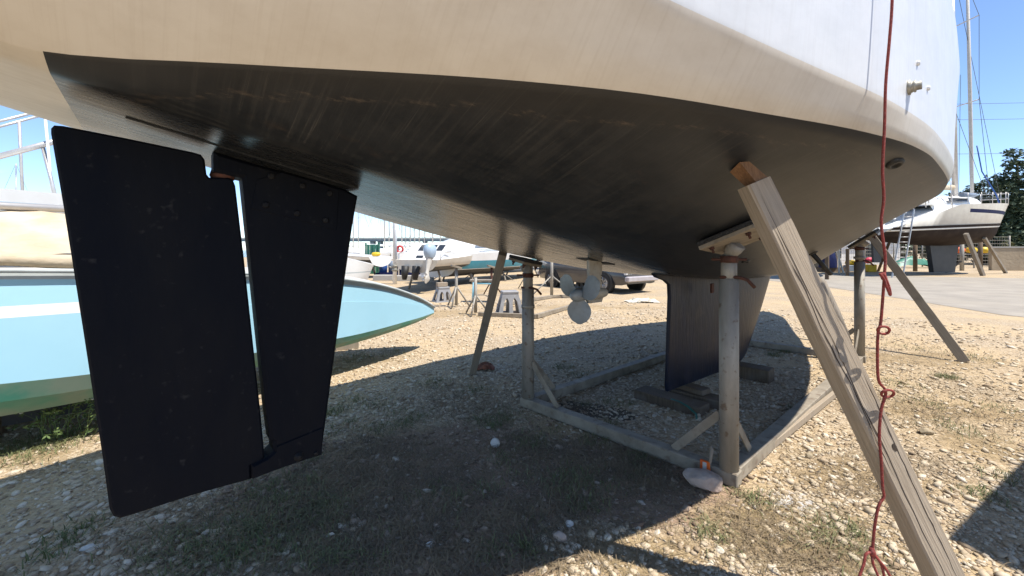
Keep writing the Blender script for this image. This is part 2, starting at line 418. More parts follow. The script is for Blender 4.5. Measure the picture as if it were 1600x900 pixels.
    def build(self, name, mat=None, parent=None, loc=None, fix=True):
        me = bpy.data.meshes.new(name)
        off = Vector(loc) if loc is not None else (parent.location if (parent is not None and parent.get('_world')) else Vector((0, 0, 0)))
        me.from_pydata([tuple(Vector(p) - off) for p in self.v], [], self.f)
        mats = self.mats if self.mats else [mat]
        for m_ in mats: me.materials.append(m_ if not isinstance(m_, str) else M[m_])
        if len(mats) > 1: me.polygons.foreach_set('material_index', self.mi)
        me.polygons.foreach_set('use_smooth', self.smooth)
        me.update()
        if fix:
            bm = bmesh.new(); bm.from_mesh(me); bmesh.ops.recalc_face_normals(bm, faces=bm.faces); bm.to_mesh(me); bm.free()
        o = bpy.data.objects.new(name, me); COL.objects.link(o)
        if parent is not None:
            o.parent = parent
            if parent.get('_world') and parent.type == 'MESH': o['_world'] = 1
            if loc is not None: o.location = Vector(loc)
        elif loc is not None:
            o.location = Vector(loc)
        return o

def tag(o, label=None, cat=None, group=None, kind=None):
    if label: o['label'] = label
    if cat: o['category'] = cat
    if group: o['group'] = group
    if kind: o['kind'] = kind
    return o

def thing(name, label, cat, loc, rz=0.0, group=None, world=True):
    """Empty at a thing's base. world=True: its parts' meshes are given in world coordinates (no rotation)"""
    o = bpy.data.objects.new(name, None); COL.objects.link(o)
    o.empty_display_size = 0.2
    o.location = loc; o.rotation_euler = (0, 0, rz)
    tag(o, label, cat, group)
    if world and rz == 0: o['_world'] = 1
    return o

def sub(mb, name, mat, part):
    """a sub-part under a part whose mesh sits at its parent's origin"""
    root = part.parent
    off = root.location if (root is not None and root.get('_world')) else Vector((0, 0, 0))
    o = mb.build(name, mat, None)
    o.data.transform(Matrix.Translation(-off))
    o.parent = part
    return o

def copy_tree(o, parent=None):
    c = o.copy(); COL.objects.link(c); c.parent = parent
    for ch in o.children: copy_tree(ch, c)
    return c

# ================================================================== SETTING: ground, road, water
def mat_ground():
    m = bpy.data.materials.new('gravel yard'); m.use_nodes = True
    n, l = m.node_tree.nodes, m.node_tree.links
    b = n['Principled BSDF']; b.inputs['Roughness'].default_value = 0.95; b.inputs['Specular IOR Level'].default_value = 0.2
    g = n.new('ShaderNodeNewGeometry')
    def noise(sc, det=5, scl=None, rgh=0.55):
        a = n.new('ShaderNodeTexNoise'); a.inputs['Scale'].default_value = sc; a.inputs['Detail'].default_value = det; a.inputs['Roughness'].default_value = rgh
        l.new(g.outputs['Position'], a.inputs['Vector']); return a.outputs['Fac']
    def vor(sc, out='Color', feat='F1'):
        a = n.new('ShaderNodeTexVoronoi'); a.inputs['Scale'].default_value = sc; a.feature = feat
        l.new(g.outputs['Position'], a.inputs['Vector']); return a.outputs[out]
    def mapr(v, a, bb, c=0.0, d=1.0):
        r = n.new('ShaderNodeMapRange'); r.inputs[1].default_value = a; r.inputs[2].default_value = bb; r.inputs[3].default_value = c; r.inputs[4].default_value = d
        l.new(v, r.inputs[0]); return r.outputs[0]
    def mix(f, a, c):
        x = n.new('ShaderNodeMix'); x.data_type = 'RGBA'
        if isinstance(f, float): x.inputs[0].default_value = f
        else: l.new(f, x.inputs[0])
        for i, v in ((6, a), (7, c)):
            if isinstance(v, tuple): x.inputs[i].default_value = hexc(*v)
            else: l.new(v, x.inputs[i])
        return x.outputs[2]
    def math_(op, a, c):
        x = n.new('ShaderNodeMath'); x.operation = op; x.use_clamp = op in ('MULTIPLY', 'ADD')
        for i, v in ((0, a), (1, c)):
            if isinstance(v, (int, float)): x.inputs[i].default_value = v
            else: l.new(v, x.inputs[i])
        return x.outputs[0]
    # pebble colours
    sepc = n.new('ShaderNodeSeparateColor'); l.new(vor(46), sepc.inputs[0])
    peb = n.new('ShaderNodeValToRGB'); l.new(sepc.outputs[0], peb.inputs['Fac'])
    el = peb.color_ramp.elements
    el[0].color = hexc(0.33, 0.245, 0.16); el[1].color = hexc(0.58, 0.485, 0.36)
    e2 = el.new(0.35); e2.color = hexc(0.46, 0.36, 0.245); e3 = el.new(0.7); e3.color = hexc(0.52, 0.43, 0.31)
    gap = mapr(vor(46, 'Distance', 'F1'), 0.75, 0.25)
    gravel = mix(mapr(noise(48, 4, None, .7), 0.36, 0.56, 0.0, 1.0), (0.20, 0.145, 0.09), peb.outputs[0])
    gravel = mix(mapr(noise(0.9, 6), 0.40, 0.62, 0, 0.75), gravel, (0.48, 0.36, 0.215))        # sandy wear
    gravel = mix(mapr(noise(2.6, 8, None, .7), 0.56, 0.72, 0, 0.55), gravel, (0.26, 0.185, 0.10))       # trodden earth
    # bare brown earth round the aft end of the cradle
    def attr(nm):
        a = n.new('ShaderNodeAttribute'); a.attribute_name = nm; return a.outputs['Fac']
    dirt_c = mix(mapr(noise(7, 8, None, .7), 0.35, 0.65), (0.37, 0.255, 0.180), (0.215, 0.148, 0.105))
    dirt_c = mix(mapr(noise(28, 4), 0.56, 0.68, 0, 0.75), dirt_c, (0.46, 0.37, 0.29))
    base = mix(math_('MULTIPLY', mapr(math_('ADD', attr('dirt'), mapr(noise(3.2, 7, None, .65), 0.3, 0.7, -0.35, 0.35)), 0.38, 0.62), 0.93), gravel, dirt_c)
    base = mix(math_('MULTIPLY', mapr(math_('ADD', attr('dry'), mapr(noise(2.2, 8, None, .7), 0.3, 0.7, -0.4, 0.4)), 0.40, 0.65), 0.8), base,
               mix(mapr(noise(16, 6), 0.4, 0.6), (0.38, 0.28, 0.16), (0.25, 0.18, 0.10)))
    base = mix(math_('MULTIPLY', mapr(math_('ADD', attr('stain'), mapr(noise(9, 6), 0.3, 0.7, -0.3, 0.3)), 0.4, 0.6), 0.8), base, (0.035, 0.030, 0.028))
    base = mix(math_('MULTIPLY', mapr(math_('ADD', attr('chalk'), mapr(noise(14, 8, None, .75), 0.3, 0.7, -0.5, 0.5)), 0.45, 0.65), 0.85), base, (0.58, 0.57, 0.56))
    l.new(base, b.inputs['Base Color'])
    bp = n.new('ShaderNodeBump'); bp.inputs['Distance'].default_value = 0.02; bp.inputs['Strength'].default_value = 0.9
    h = math_('ADD', math_('MULTIPLY', gap, 0.3), math_('MULTIPLY', noise(60, 5), 0.6))
    l.new(h, bp.inputs['Height']); l.new(bp.outputs[0], b.inputs['Normal'])
    return m
M['ground'] = mat_ground()

def fnoise(x, y, seed, sc):
    """cheap smooth value noise"""
    r = np.random.default_rng(seed); T = r.random((64, 64))
    x = np.asarray(x) * sc + 1000.3; y = np.asarray(y) * sc + 1000.7
    xi = np.floor(x).astype(int); yi = np.floor(y).astype(int); fx = x - xi; fy = y - yi
    fx = fx*fx*(3-2*fx); fy = fy*fy*(3-2*fy)
    a = T[xi % 64, yi % 64]; b = T[(xi+1) % 64, yi % 64]; c = T[xi % 64, (yi+1) % 64]; d = T[(xi+1) % 64, (yi+1) % 64]
    return (a*(1-fx)+b*fx)*(1-fy) + (c*(1-fx)+d*fx)*fy

def gz(x, y):
    """height of the yard surface: gentle unevenness only"""
    r2 = np.hypot(x, y)
    k = np.clip(1 - r2 / 14.0, 0, 1)
    return (fnoise(x, y, 3, 0.9) - 0.5) * 0.035 * k + (fnoise(x, y, 4, 3.5) - 0.5) * 0.016 * k

def sn(x, y):
    dx, dy = np.asarray(x) - BC[0], np.asarray(y) - BC[1]
    return dx * BU[0] + dy * BU[1], dx * BN[0] + dy * BN[1]

def blob(x, y, cx, cy, rx, ry, ang=0.0):
    dx, dy = np.asarray(x) - cx, np.asarray(y) - cy
    c, s = math.cos(ang), math.sin(ang)
    q = np.hypot((dx*c + dy*s) / rx, (-dx*s + dy*c) / ry)
    return np.clip(1.5 - q, 0, 1)

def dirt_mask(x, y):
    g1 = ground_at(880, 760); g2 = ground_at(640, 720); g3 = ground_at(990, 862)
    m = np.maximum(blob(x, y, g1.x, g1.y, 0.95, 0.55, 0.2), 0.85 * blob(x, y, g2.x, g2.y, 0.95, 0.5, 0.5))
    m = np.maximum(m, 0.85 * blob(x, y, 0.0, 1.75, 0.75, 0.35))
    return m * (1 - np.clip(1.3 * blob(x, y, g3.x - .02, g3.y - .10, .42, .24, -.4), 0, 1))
def dry_mask(x, y):
    m = np.zeros_like(np.asarray(x, float))
    for px, py, rx, ry, w in ((1440, 560, 1.3, .45, .75), (1330, 740, .5, .3, .6), (1250, 830, .55, .25, .85), (1000, 870, .5, .18, .8), (1480, 640, .9, .35, .6),
                              (640, 490, 2.6, .8, .75), (900, 480, 2.5, .7, .6), (730, 455, 4, 1.5, .6), (1560, 700, .5, .4, .5), (560, 560, .6, .25, .7), (60, 715, .5, .2, .6)):
        g = ground_at(px, py); m = np.maximum(m, w * blob(x, y, g.x, g.y, rx, ry))
    return m
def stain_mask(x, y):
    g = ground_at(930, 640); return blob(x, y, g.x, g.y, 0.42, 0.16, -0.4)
def chalk_mask(x, y):
    g = ground_at(1245, 782); return 0.8 * blob(x, y, g.x, g.y, 0.17, 0.14)

def make_ground():
    r_in = np.concatenate([np.linspace(0.0, 12.0, 150), 12.0 * (1500.0 / 12.0) ** (np.linspace(0, 1, 40)[1:])])
    na = 260
    th = np.linspace(0, 2 * math.pi, na, endpoint=False)
    RR, TT = np.meshgrid(r_in[1:], th, indexing='ij')
    X = RR * np.sin(TT); Y = RR * np.cos(TT)
    Z = gz(X, Y)
    vs = [(0, 0, float(gz(0.0, 0.0)))] + list(map(tuple, np.stack([X, Y, Z], -1).reshape(-1, 3)))
    fs = [(0, 1 + (j + 1) % na, 1 + j) for j in range(na)]
    nr = len(r_in) - 1
    for i in range(nr - 1):
        a = 1 + i * na
        for j in range(na):
            k = (j + 1) % na
            fs.append((a + j, a + k, a + na + k, a + na + j))
    me = bpy.data.meshes.new('ground'); me.from_pydata(vs, [], fs)
    me.polygons.foreach_set('use_smooth', [True] * len(me.polygons))
    A = np.array(vs)
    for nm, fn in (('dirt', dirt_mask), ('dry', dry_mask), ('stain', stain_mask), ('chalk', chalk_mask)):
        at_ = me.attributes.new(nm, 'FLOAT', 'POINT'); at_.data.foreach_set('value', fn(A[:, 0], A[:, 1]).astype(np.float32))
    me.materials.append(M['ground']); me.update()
    bm = bmesh.new(); bm.from_mesh(me)
    bmesh.ops.recalc_face_normals(bm, faces=bm.faces)
    if sum(f.normal.z for f in bm.faces) < 0: bmesh.ops.reverse_faces(bm, faces=bm.faces)
    bm.to_mesh(me); bm.free()
    o = bpy.data.objects.new('ground', me); COL.objects.link(o); tag(o, kind='structure')
make_ground()

# asphalt service road, crossing behind the bow
M['asphalt'] = pbr('worn asphalt', (0.33, 0.29, 0.235), (0.25, 0.22, 0.18), 1.1, rough=0.9, bump=0.008, bscale=60, c3=(0.31, 0.27, 0.21), s3=0.6, amt3=0.55)
def strip(name, pts_near, pts_far, mat, z, kind='structure', sub_n=40):
    rows = []
    def resample(p, n_):
        p = [Vector(q) for q in p]; d = [0]
        for a, b in zip(p, p[1:]): d.append(d[-1] + (b - a).length)
        out = []
        for i in range(n_):
            t = d[-1] * i / (n_ - 1)
            j = max(k_ for k_ in range(len(d)) if d[k_] <= t + 1e-9); j = min(j, len(p) - 2)
            out.append(p[j].lerp(p[j + 1], (t - d[j]) / max(1e-9, d[j + 1] - d[j])))
        return out
    a, b = resample(pts_near, sub_n), resample(pts_far, sub_n)
    r_ = random.Random(5)
    for i in range(sub_n):
        a[i].y += r_.uniform(-.12, .12); b[i].y += r_.uniform(-.12, .12)
    mb = MB(); mb.use(mat, True)
    mb.grid([[(p.x, p.y, z) for p in a], [(p.x, p.y, z) for p in b]])
    o = mb.build(name, mat); tag(o, kind=kind); return o
rn = [ground_at(1640, 505), ground_at(1430, 470), ground_at(1290, 448), ground_at(1180, 436), ground_at(1010, 429), ground_at(860, 423), ground_at(600, 418)]
rf = [ground_at(1640, 436), ground_at(1430, 432), ground_at(1290, 428.5), ground_at(1180, 425), ground_at(1010, 420), ground_at(860, 416), ground_at(600, 412.5)]
rn.insert(0, Vector((40, 9.5, 0))); rf.insert(0, Vector((52, 17.5, 0)))
strip('road', rn, rf, M['asphalt'], 0.006)

# harbour water in the distance on the left
wmb = MB(); wmb.use(M['sea'])
wmb.add([(-420, 75, .02), (-12, 75, .02), (-12, 1400, .02), (-1100, 1400, .02), (-1100, 200, .02)], [(0, 1, 2, 3, 4)])
tag(wmb.build('water', M['sea']), kind='structure')

# ================================================================== THE YACHT
ZW = 1.85                 # painted waterline
f_zc = pch([-3.7,-2.9,-2.39,-1.98,-.166,.89,2.0,3.0,4.0,5.0,6.0,7.0,7.6,8.4], [2.06,1.862,1.752,1.668,1.317,1.165,1.09,1.07,1.08,1.14,1.28,1.60,1.95,2.85])
f_nw = pch([-3.7,-2.75,-2.42,-1.85,-1.5,-1.02,-.52,-.05,.33,1.2,2,3,4,5,6,7,7.6,8.4], [.28,.425,.63,1.0,1.18,1.36,1.53,1.635,1.67,1.685,1.635,1.47,1.24,.95,.58,.22,.03,.015])
f_nk = pch([-3.7,-2.75,-2.2,-1.5,-1.0,-.3,.3,1.2,2,3,4,5,6,7,7.6,8.4], [.66,.84,1.06,1.29,1.44,1.615,1.685,1.71,1.68,1.55,1.35,1.1,.71,.28,.09,.04])
f_zk = pch([-3.7,-2.75,-2.2,-1.5,-1.0,-.3,.3,1.5,3,8.4], [2.42,2.27,2.16,2.05,2.0,1.96,1.95,1.95,1.98,2.9])
f_ns = pch([-3.7,-2.75,-2.2,-1.5,-1.0,-.3,.3,1.2,2,3,4,5,6,7,7.6,8.4], [.80,1.00,1.18,1.385,1.505,1.635,1.70,1.725,1.72,1.67,1.53,1.27,.92,.5,.28,.06])
f_zs = pch([-3.7,-1,1,3,5,7,8.4], [2.86,2.80,2.79,2.82,2.9,3.04,3.18])
f_pw = pch([-3.7,-2,1.5,4,6,8.4], [3.8,4.2,4.0,2.6,1.6,1.2])        # port bilge
f_pn = pch([-3.7,-2.6,-2,-1,0,4,6,8.4], [1.2,1.2,1.2,1.15,1.10,1.12,1.15,1.1])     # starboard side, a straighter vee as she leans on her cradle
f_x0 = pch([-3.7,-2.65,-2.43,-1.97,-1.62,-.8,0,1,3], [.85,.78,.58,.48,.37,.27,.17,.12,.1])
def rise(s, x, near):
    """0 at the centreline, 1 at the waterline; starboard has a flat floor then a straighter vee"""
    if not near: return x ** float(f_pw(s))
    x0 = float(f_x0(s)); q_ = lambda t: .5 * ((t - x0) + math.sqrt((t - x0) ** 2 + .02 ** 2))
    return ((q_(x) - q_(0)) / (q_(1) - q_(0))) ** float(f_pn(s))
def zw_of(s): return max(ZW, float(f_zc(s)) + .02)
def hull_z(s, n):
    """underside height at n across"""
    x = min(1.0, abs(n) / max(.01, float(f_nw(s))))
    return float(f_zc(s)) + (zw_of(s) - float(f_zc(s))) * rise(s, x, n > 0)
NB, NKN, NT = 24, 6, 6
def section(s, near=True):
    zc, nw, zw = float(f_zc(s)), float(f_nw(s)), zw_of(s)
    pts = []
    for i in range(NB + 1):
        x = (i / NB) ** 0.8
        pts.append((nw * x, zc + (zw - zc) * rise(s, x, near)))
    nk, zk, ns, zs = float(f_nk(s)), max(float(f_zk(s)), zw + .08), float(f_ns(s)), max(float(f_zs(s)), zw + .2)
    P0 = Vector((nw, zw)); P1 = Vector((nk, zk)); P2 = Vector((ns, zs))
    if not near: ns *= .84; zs -= .12; P2 = Vector((ns, zs))          # unseen port sheer pulled in and lowered to shorten the ground shadow
    E_ = P1 + (P2 - P1) * 0.035
    B0 = P0.lerp(P1, 0.88)
    for i in range(1, 3): pts.append(tuple(P0.lerp(B0, i / 2)))
    for i in range(1, NKN + 1):
        t = i / NKN
        q = B0 * (1-t)**2 + P1 * 2*t*(1-t) + E_ * t*t
        pts.append((q.x, q.y))
    for i in range(1, NT + 1):
        q = E_.lerp(P2, i / NT); pts.append((q.x, q.y))
    return pts
def hull_hit(px, py):
    """where a sight line meets the underside (used only to find the real contact points)"""
    for Y in np.arange(.6, 9, .004):
        p = at(px, py, float(Y)); s, n = sn(p.x, p.y)
        if -3.6 < s < 7.5 and abs(n) <= float(f_nw(s)) and p.z >= hull_z(s, n): return float(s), float(n), float(p.z)
    return None

yacht = thing('sailing_yacht', 'large white sailing yacht with black antifouled underside propped up on the steel cradle', 'sailing yacht', W(0, 0, 0), YAW)
def Y3(s, n, z): return (s, -n, z)
stations = sorted(set([round(float(x), 4) for x in np.linspace(-3.7, 8.4, 122)] + [-2.745]))
hm = MB()
rows = []
for s in stations:
    sec = section(s)
    full = [Y3(s, -n, z) for n, z in section(s, False)[::-1]] + [Y3(s, n, z) for n, z in sec[1:]]
    rows.append(full)
nsec = len(section(0))
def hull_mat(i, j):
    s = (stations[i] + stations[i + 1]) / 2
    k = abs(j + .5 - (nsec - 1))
    return M['antifoul'] if (s > -2.745 and k < NB and s < 7.6) else M['shaded_gelcoat'] if k < NB + 2 + NKN - 2 else M['gelcoat']
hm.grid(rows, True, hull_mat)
hm.use(M['gelcoat'], False)
o_ = len(hm.v); hm.add(rows[0], [tuple(range(len(rows[0])))])               # transom
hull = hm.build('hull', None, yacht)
dk = MB(); dk.use(M['teak'], False)
lft = [(r_[0][0], r_[0][1], r_[0][2] - .004) for r_ in rows]; rgt = [(r_[-1][0], r_[-1][1], r_[-1][2] - .004) for r_ in rows]
dk.grid([lft, rgt], False); dk.build('deck', None, yacht)
rb = MB(); rb.use(M['alloy'], False)
for side in (1, -1):
    pts = [((s), -side * (float(f_ns(s)) * (1 if side > 0 else .84) - .035), float(max(f_zs(s), 0)) + .03 - (0 if side > 0 else .12)) for s in np.linspace(-3.6, 8.2, 60)]
    rb.tube(pts, .03, 6)
rb.build('toe_rail', None, yacht)
ct = MB(); ct.use(M['white_plain'], True)
crow = []
for s in np.linspace(-.6, 4.6, 14):
    w_ = .70 * float(f_ns(s)) / 1.77 * (1 - .1 * (s > 3)); hh = .28 * min(1, (s + .62) / .3, (4.7 - s) / 1.2)
    z0 = float(f_zs(s)) - .02
    crow.append([(s, -w_, z0), (s, -w_ * .93, z0 + hh), (s, 0, z0 + hh + .05), (s, w_ * .93, z0 + hh), (s, w_, z0)])
ct.grid(crow, True); ct.build('cabin_trunk', None, yacht)

# --- keel
def foil_loft(levels, nseg=14):
    """levels: (z, s_lead, s_trail, half thickness); closed foil rings stacked in z"""
    rws = []
    for z, sl, st, ht in levels:
        ring = []
        for i in range(nseg + 1):
            t = i / nseg; x = (1 - math.cos(math.pi * t)) / 2
            yy = ht * 2.6 * (math.sqrt(max(x, 0)) * .62 - .32 * x - .30 * x * x + 0.0) if x < 1 else .0
            yy = max(yy, .012 if 0 < x else 0)
            ring.append((sl + (st - sl) * x, yy))
        pts = [(a, b, z) for a, b in ring] + [(a, -b, z) for a, b in ring[::-1][:-1]]
        rws.append(pts + [pts[0]])
    return rws
km = MB(); km.use(M['keel'], True)
kl = foil_loft([(1.26, 3.75, .50, .12), (1.165, 3.70, .66, .13), (1.13, 3.62, .80, .14), (1.09, 3.55, .875, .145), (.98, 3.45, .885, .145), (.7, 3.2, .868, .14), (.4, 2.9, .85, .135), (.2, 2.68, .836, .13), (.15, 2.58, .85, .11)])
km.grid(kl, True); km.add(kl[-1][:-1], [tuple(range(len(kl[-1]) - 1))])
keel = km.build('keel', None, yacht)
pm = MB(); pm.box((1.42, -.152, 1.035), (.05, .02, .09), bev=.004)
sub_ = pm.build('rust_patch', M['rust'], None); sub_.parent = keel

# --- skeg and rudder blade, both on the centreline
def cz(px, py, n=0.0):
    """(s, z) of a point of the centreline plane seen at a pixel"""
    r = Vector(((px - 800) / FPX, 1.0, (HORIZON - py) / FPX))
    t = (n + BC @ BN) / (r.x * BN[0] + r.y * BN[1]); p = r * t
    return float(sn(p.x, p.y)[0]), CAM_H + p.z
def plate(poly_px, n_near, half, name, mat, parent, bev=.012, extra=None):
    """a flat blade of the given outline (near face at +n_near), with eased edges"""
    pts = [cz(x, y, n_near) for x, y in poly_px] if extra is None else extra
    cx = sum(p[0] for p in pts) / len(pts); czz = sum(p[1] for p in pts) / len(pts)
    n_ = len(pts)
    def inset(d):
        out = []
        for i in range(n_):
            a, p, b = Vector(pts[i - 1]), Vector(pts[i]), Vector(pts[(i + 1) % n_])
            e1 = (p - a).normalized(); e2 = (b - p).normalized()
            n1 = Vector((-e1.y, e1.x)); n2 = Vector((-e2.y, e2.x)); q = (n1 + n2)
            if q.length < 1e-4: q = n1
            q.normalize(); k_ = d / max(.35, q.dot(n1))
            out.append(p + q * k_ * SG)
        return out
    area = sum(pts[i - 1][0] * pts[i][1] - pts[i][0] * pts[i - 1][1] for i in range(n_))
    SG = 1 if area > 0 else -1
    mb = MB(); mb.use(mat, False)
    I = inset(bev)
    loops = [[(p.x, -(n_near), p.y) for p in I], [(p[0], -(n_near - bev), p[1]) for p in pts],
             [(p[0], -(n_near - 2 * half + bev), p[1]) for p in pts], [(p.x, -(n_near - 2 * half), p.y) for p in I]]
    vs = [v for L_ in loops for v in L_]
    fs = [tuple(range(n_)), tuple(range(4 * n_ - 1, 3 * n_ - 1, -1))]
    for k_ in range(3):
        for i in range(n_): fs.append((k_ * n_ + i, k_ * n_ + (i + 1) % n_, (k_ + 1) * n_ + (i + 1) % n_, (k_ + 1) * n_ + i))
    mb.add(vs, fs)
    return mb.build(name, None, parent)
skeg = plate([(334, 236), (380, 250), (440, 267), (500, 284), (536, 293), (560, 306), (552, 352), (538, 450), (520, 585), (503, 711), (480, 718), (430, 735), (394, 750), (393, 728),
              (418, 716), (428, 706), (427, 692), (423, 690), (417, 645), (404, 520), (391, 395), (379, 278), (352, 272), (334, 268)], .05, .05, 'skeg', M['rudder'], yacht)
sp_ = MB(); sp_.use(M['rudder'], False)
def on_n(px, py, n): s_, z_ = cz(px, py, n); return (s_, -n, z_)
shoe = plate([(401, 281), (440, 269), (500, 286), (530, 296), (526, 361), (460, 342), (392, 326)], .0535, .004, 'shoe_plate', M['rudder'], yacht, .002)
shoe.parent = skeg
for px, py in ((424, 275), (473, 290), (515, 302), (415, 320), (464, 333), (509, 344)):
    q = MB(); s_, z_ = cz(px, py, .056)
    q.lathe([(.0125, 0), (.0125, .004), (.008, .008)], 8, Matrix.Translation((s_, -.0535, z_)) @ Matrix.Rotation(R(90), 4, 'X'))
    b_ = q.build('bolt', M['bolt'], None); b_.parent = skeg
heel = plate([(432, 698), (505, 668), (503, 711), (480, 718), (430, 735), (395, 749), (395, 730), (420, 717), (431, 707)], .0555, .0045, 'heel_bearing', M['rudder'], yacht, .003)
heel.parent = skeg
q = MB(); s_, z_ = cz(467, 714, .06)
q.use(M['bolt']).lathe([(.018, 0), (.018, .003), (.011, .004), (.011, .012), (.006, .014)], 10, Matrix.Translation((s_, -.0555, z_)) @ Matrix.Rotation(R(90), 4, 'X'))
b_ = q.build('bolt', None, None); b_.parent = skeg
q = MB(); s_, z_ = cz(494, 709, .06)
q.use(M['bolt']).lathe([(.009, 0), (.009, .004), (.005, .006)], 8, Matrix.Translation((s_, -.0555, z_)) @ Matrix.Rotation(R(90), 4, 'X'))
b_ = q.build('bolt', None, None); b_.parent = skeg
q = MB(); s_, z_ = cz(348, 272, .0); q.lathe([(.035, 0), (.04, .012), (.035, .03)], 12, Matrix.Translation((s_, 0, z_ - .02)))
b_ = q.build('bearing', M['rust'], None); b_.parent = skeg
rud = plate([(84, 195), (98, 196), (200, 216), (300, 237), (314, 241), (320, 249), (323, 272), (327, 277), (356, 277), (364, 280), (368, 290), (380, 390), (394, 520), (408, 650), (414, 715), (408, 722), (392, 728), (393, 749),
             (300, 775), (205, 806), (188, 811), (177, 808), (171, 797), (160, 715), (130, 520), (100, 330), (79, 208), (79, 200)], .04, .04, 'rudder', M['rudder'], yacht, .007)
# recessed fairing plate under which the skeg is bolted
fm_ = MB(); fm_.use(M['antifoul'], False)
frow = []
for s in np.linspace(-2.62, -1.92, 9):
    frow.append([Y3(s, n, hull_z(s, n) - .004) for n in np.linspace(-.13, .13, 5)])
fm_.grid(frow, True)
for (r0, r1) in ((frow[0], None), (frow[-1], None)):
    fm_.grid([r0, [(p[0], p[1], p[2] + .006) for p in r0]], False)
for j in (0, 4):
    c_ = [r_[j] for r_ in frow]; fm_.grid([c_, [(p[0], p[1], p[2] + .006) for p in c_]], False)
fm_.build('fairing_plate', None, yacht)

# --- saildrive and propeller
sd = MB(); sd.use(M['drive'], True)
lr = foil_loft([(1.36, -.10, -.245, .028), (1.15, -.10, -.245, .028), (1.10, -.09, -.27, .036), (1.06, -.08, -.28, .036), (1.02, -.10, -.24, .012)])
sd.grid(lr, True); sd.add(lr[-1][:-1], [tuple(range(len(lr[-1]) - 1))])
RX = Matrix.Translation((0, 0, 1.085)) @ Matrix.Rotation(R(-90), 4, 'Y')
sd.lathe([(.005, .02), (.03, .05), (.045, .12), (.045, .25), (.036, .30)], 14, RX)
leg = sd.build('saildrive_leg', None, yacht)
for zz in (1.215, 1.195, 1.175):
    q = MB(); q.box((-.13, -.029, zz), (.007, .006, .007)); b_ = q.build('water_inlet', M['black'], None); b_.parent = leg
q = MB(); q.use(M['blade']); q.lathe([(.034, .30), (.044, .31), (.044, .37), (.036, .40), (.018, .425), (.008, .43)], 16, RX)
b_ = q.build('propeller_hub', None, None); b_.parent = leg
def blade_mb(a):
    mb = MB(); mb.use(M['blade'], True)
    top, bot = [], []
    for i in range(9):
        t = i / 8; r_ = .035 + .165 * t
        w_ = (.020 + .068 * math.sin(math.pi * min(1, (t * .93 + .05))) ** .75) * (1 if t < .97 else .45)
        pit = -(math.atan2(.22 / (2 * math.pi), max(r_, .05)))
        ra, rb_ = [], []
        for c in np.linspace(-1, 1, 7):
            y = c * w_; th = .006 * (1 - t * .6) * (1 - c * c) + .0008
            p = Vector((r_, y * math.cos(pit), y * math.sin(pit)))
            nrm = Vector((0, -math.sin(pit), math.cos(pit)))
            ra.append(p + nrm * th); rb_.append(p - nrm * th)
        top.append(ra); bot.append(rb_)
    mt = RX @ Matrix.Translation((0, 0, .345)) @ Matrix.Rotation(a, 4, 'Z')
    T_ = [[mt @ p for p in r_] for r_ in top]; B_ = [[mt @ p for p in r_] for r_ in bot]
    mb.grid(T_, True); mb.grid(B_, True, flip=True)
    mb.grid([[r_[0] for r_ in T_], [r_[0] for r_ in B_]]); mb.grid([[r_[-1] for r_ in T_], [r_[-1] for r_ in B_]]); mb.grid([T_[-1], B_[-1]])
    return mb
for a in (180, 60, 300):
    b_ = blade_mb(R(a)).build('propeller_blade', None, None); b_.parent = leg
for sgn in (-1, 1):
    q = MB(); q.use(M['black'], False)
    c = [(-.16 + .10 * sgn + dx, -dn) for dx, dn in ((-.05, .06), (.05, .06), (.05, -.06), (-.05, -.06))]
    vs = [(x, y, hull_z(x, -y) - .004) for x, y in c]
    q.add(vs, [(0, 1, 2, 3)]); q.prism(vs, (0, 0, .01)); q.build('slot_flap', None, yacht)

# --- fittings through the hull
def skin_fitting(px, py, r0, name, mat, length=.02, stretch=1.6, tilt=None):
    h = hull_hit(px, py)
    if not h: print('NO HIT', px, py); return
    s, n, z = h
    e_ = .02
    dn = (hull_z(s, n + e_) - hull_z(s, n - e_)) / (2 * e_); ds = (hull_z(s + e_, n) - hull_z(s - e_, n)) / (2 * e_)
    nr = Vector((ds, -dn, -1)).normalized()
    ax = Vector((1, 0, 0)); ax = (ax - nr * ax.dot(nr)).normalized(); ay = nr.cross(ax)
    m = Matrix((ax * stretch, ay, nr)).transposed().to_4x4(); m.translation = Vector((s, -n, z))
    q = MB(); q.use(mat, True)
    q.lathe([(r0, -.01), (r0, length * .5), (r0 * .75, length), (r0 * .55, length), (r0 * .5, length * .3)], 16, m)
    return q.build(name, None, yacht), (s, n, z), nr
skin_fitting(1398, 255, .035, 'transducer', M['black'], .014, 2.2)
skin_fitting(1165, 408, .028, 'seacock_grille', M['black'], .012, 1.9)
f_ = skin_fitting(1269, 396, .05, 'strut_flange', M['black'], .012, 1.5)
if f_:
    o_, (s, n, z), nr = f_
    p0 = Vector((s, -n, z)); 
    q = MB(); q.use(M['black'], True)
    far = cz(1298, 428, n + .10)
    q.tube([p0, Vector((far[0], -(n + .10), far[1]))], .021, 10); q.build('echo_strut', None, yacht)
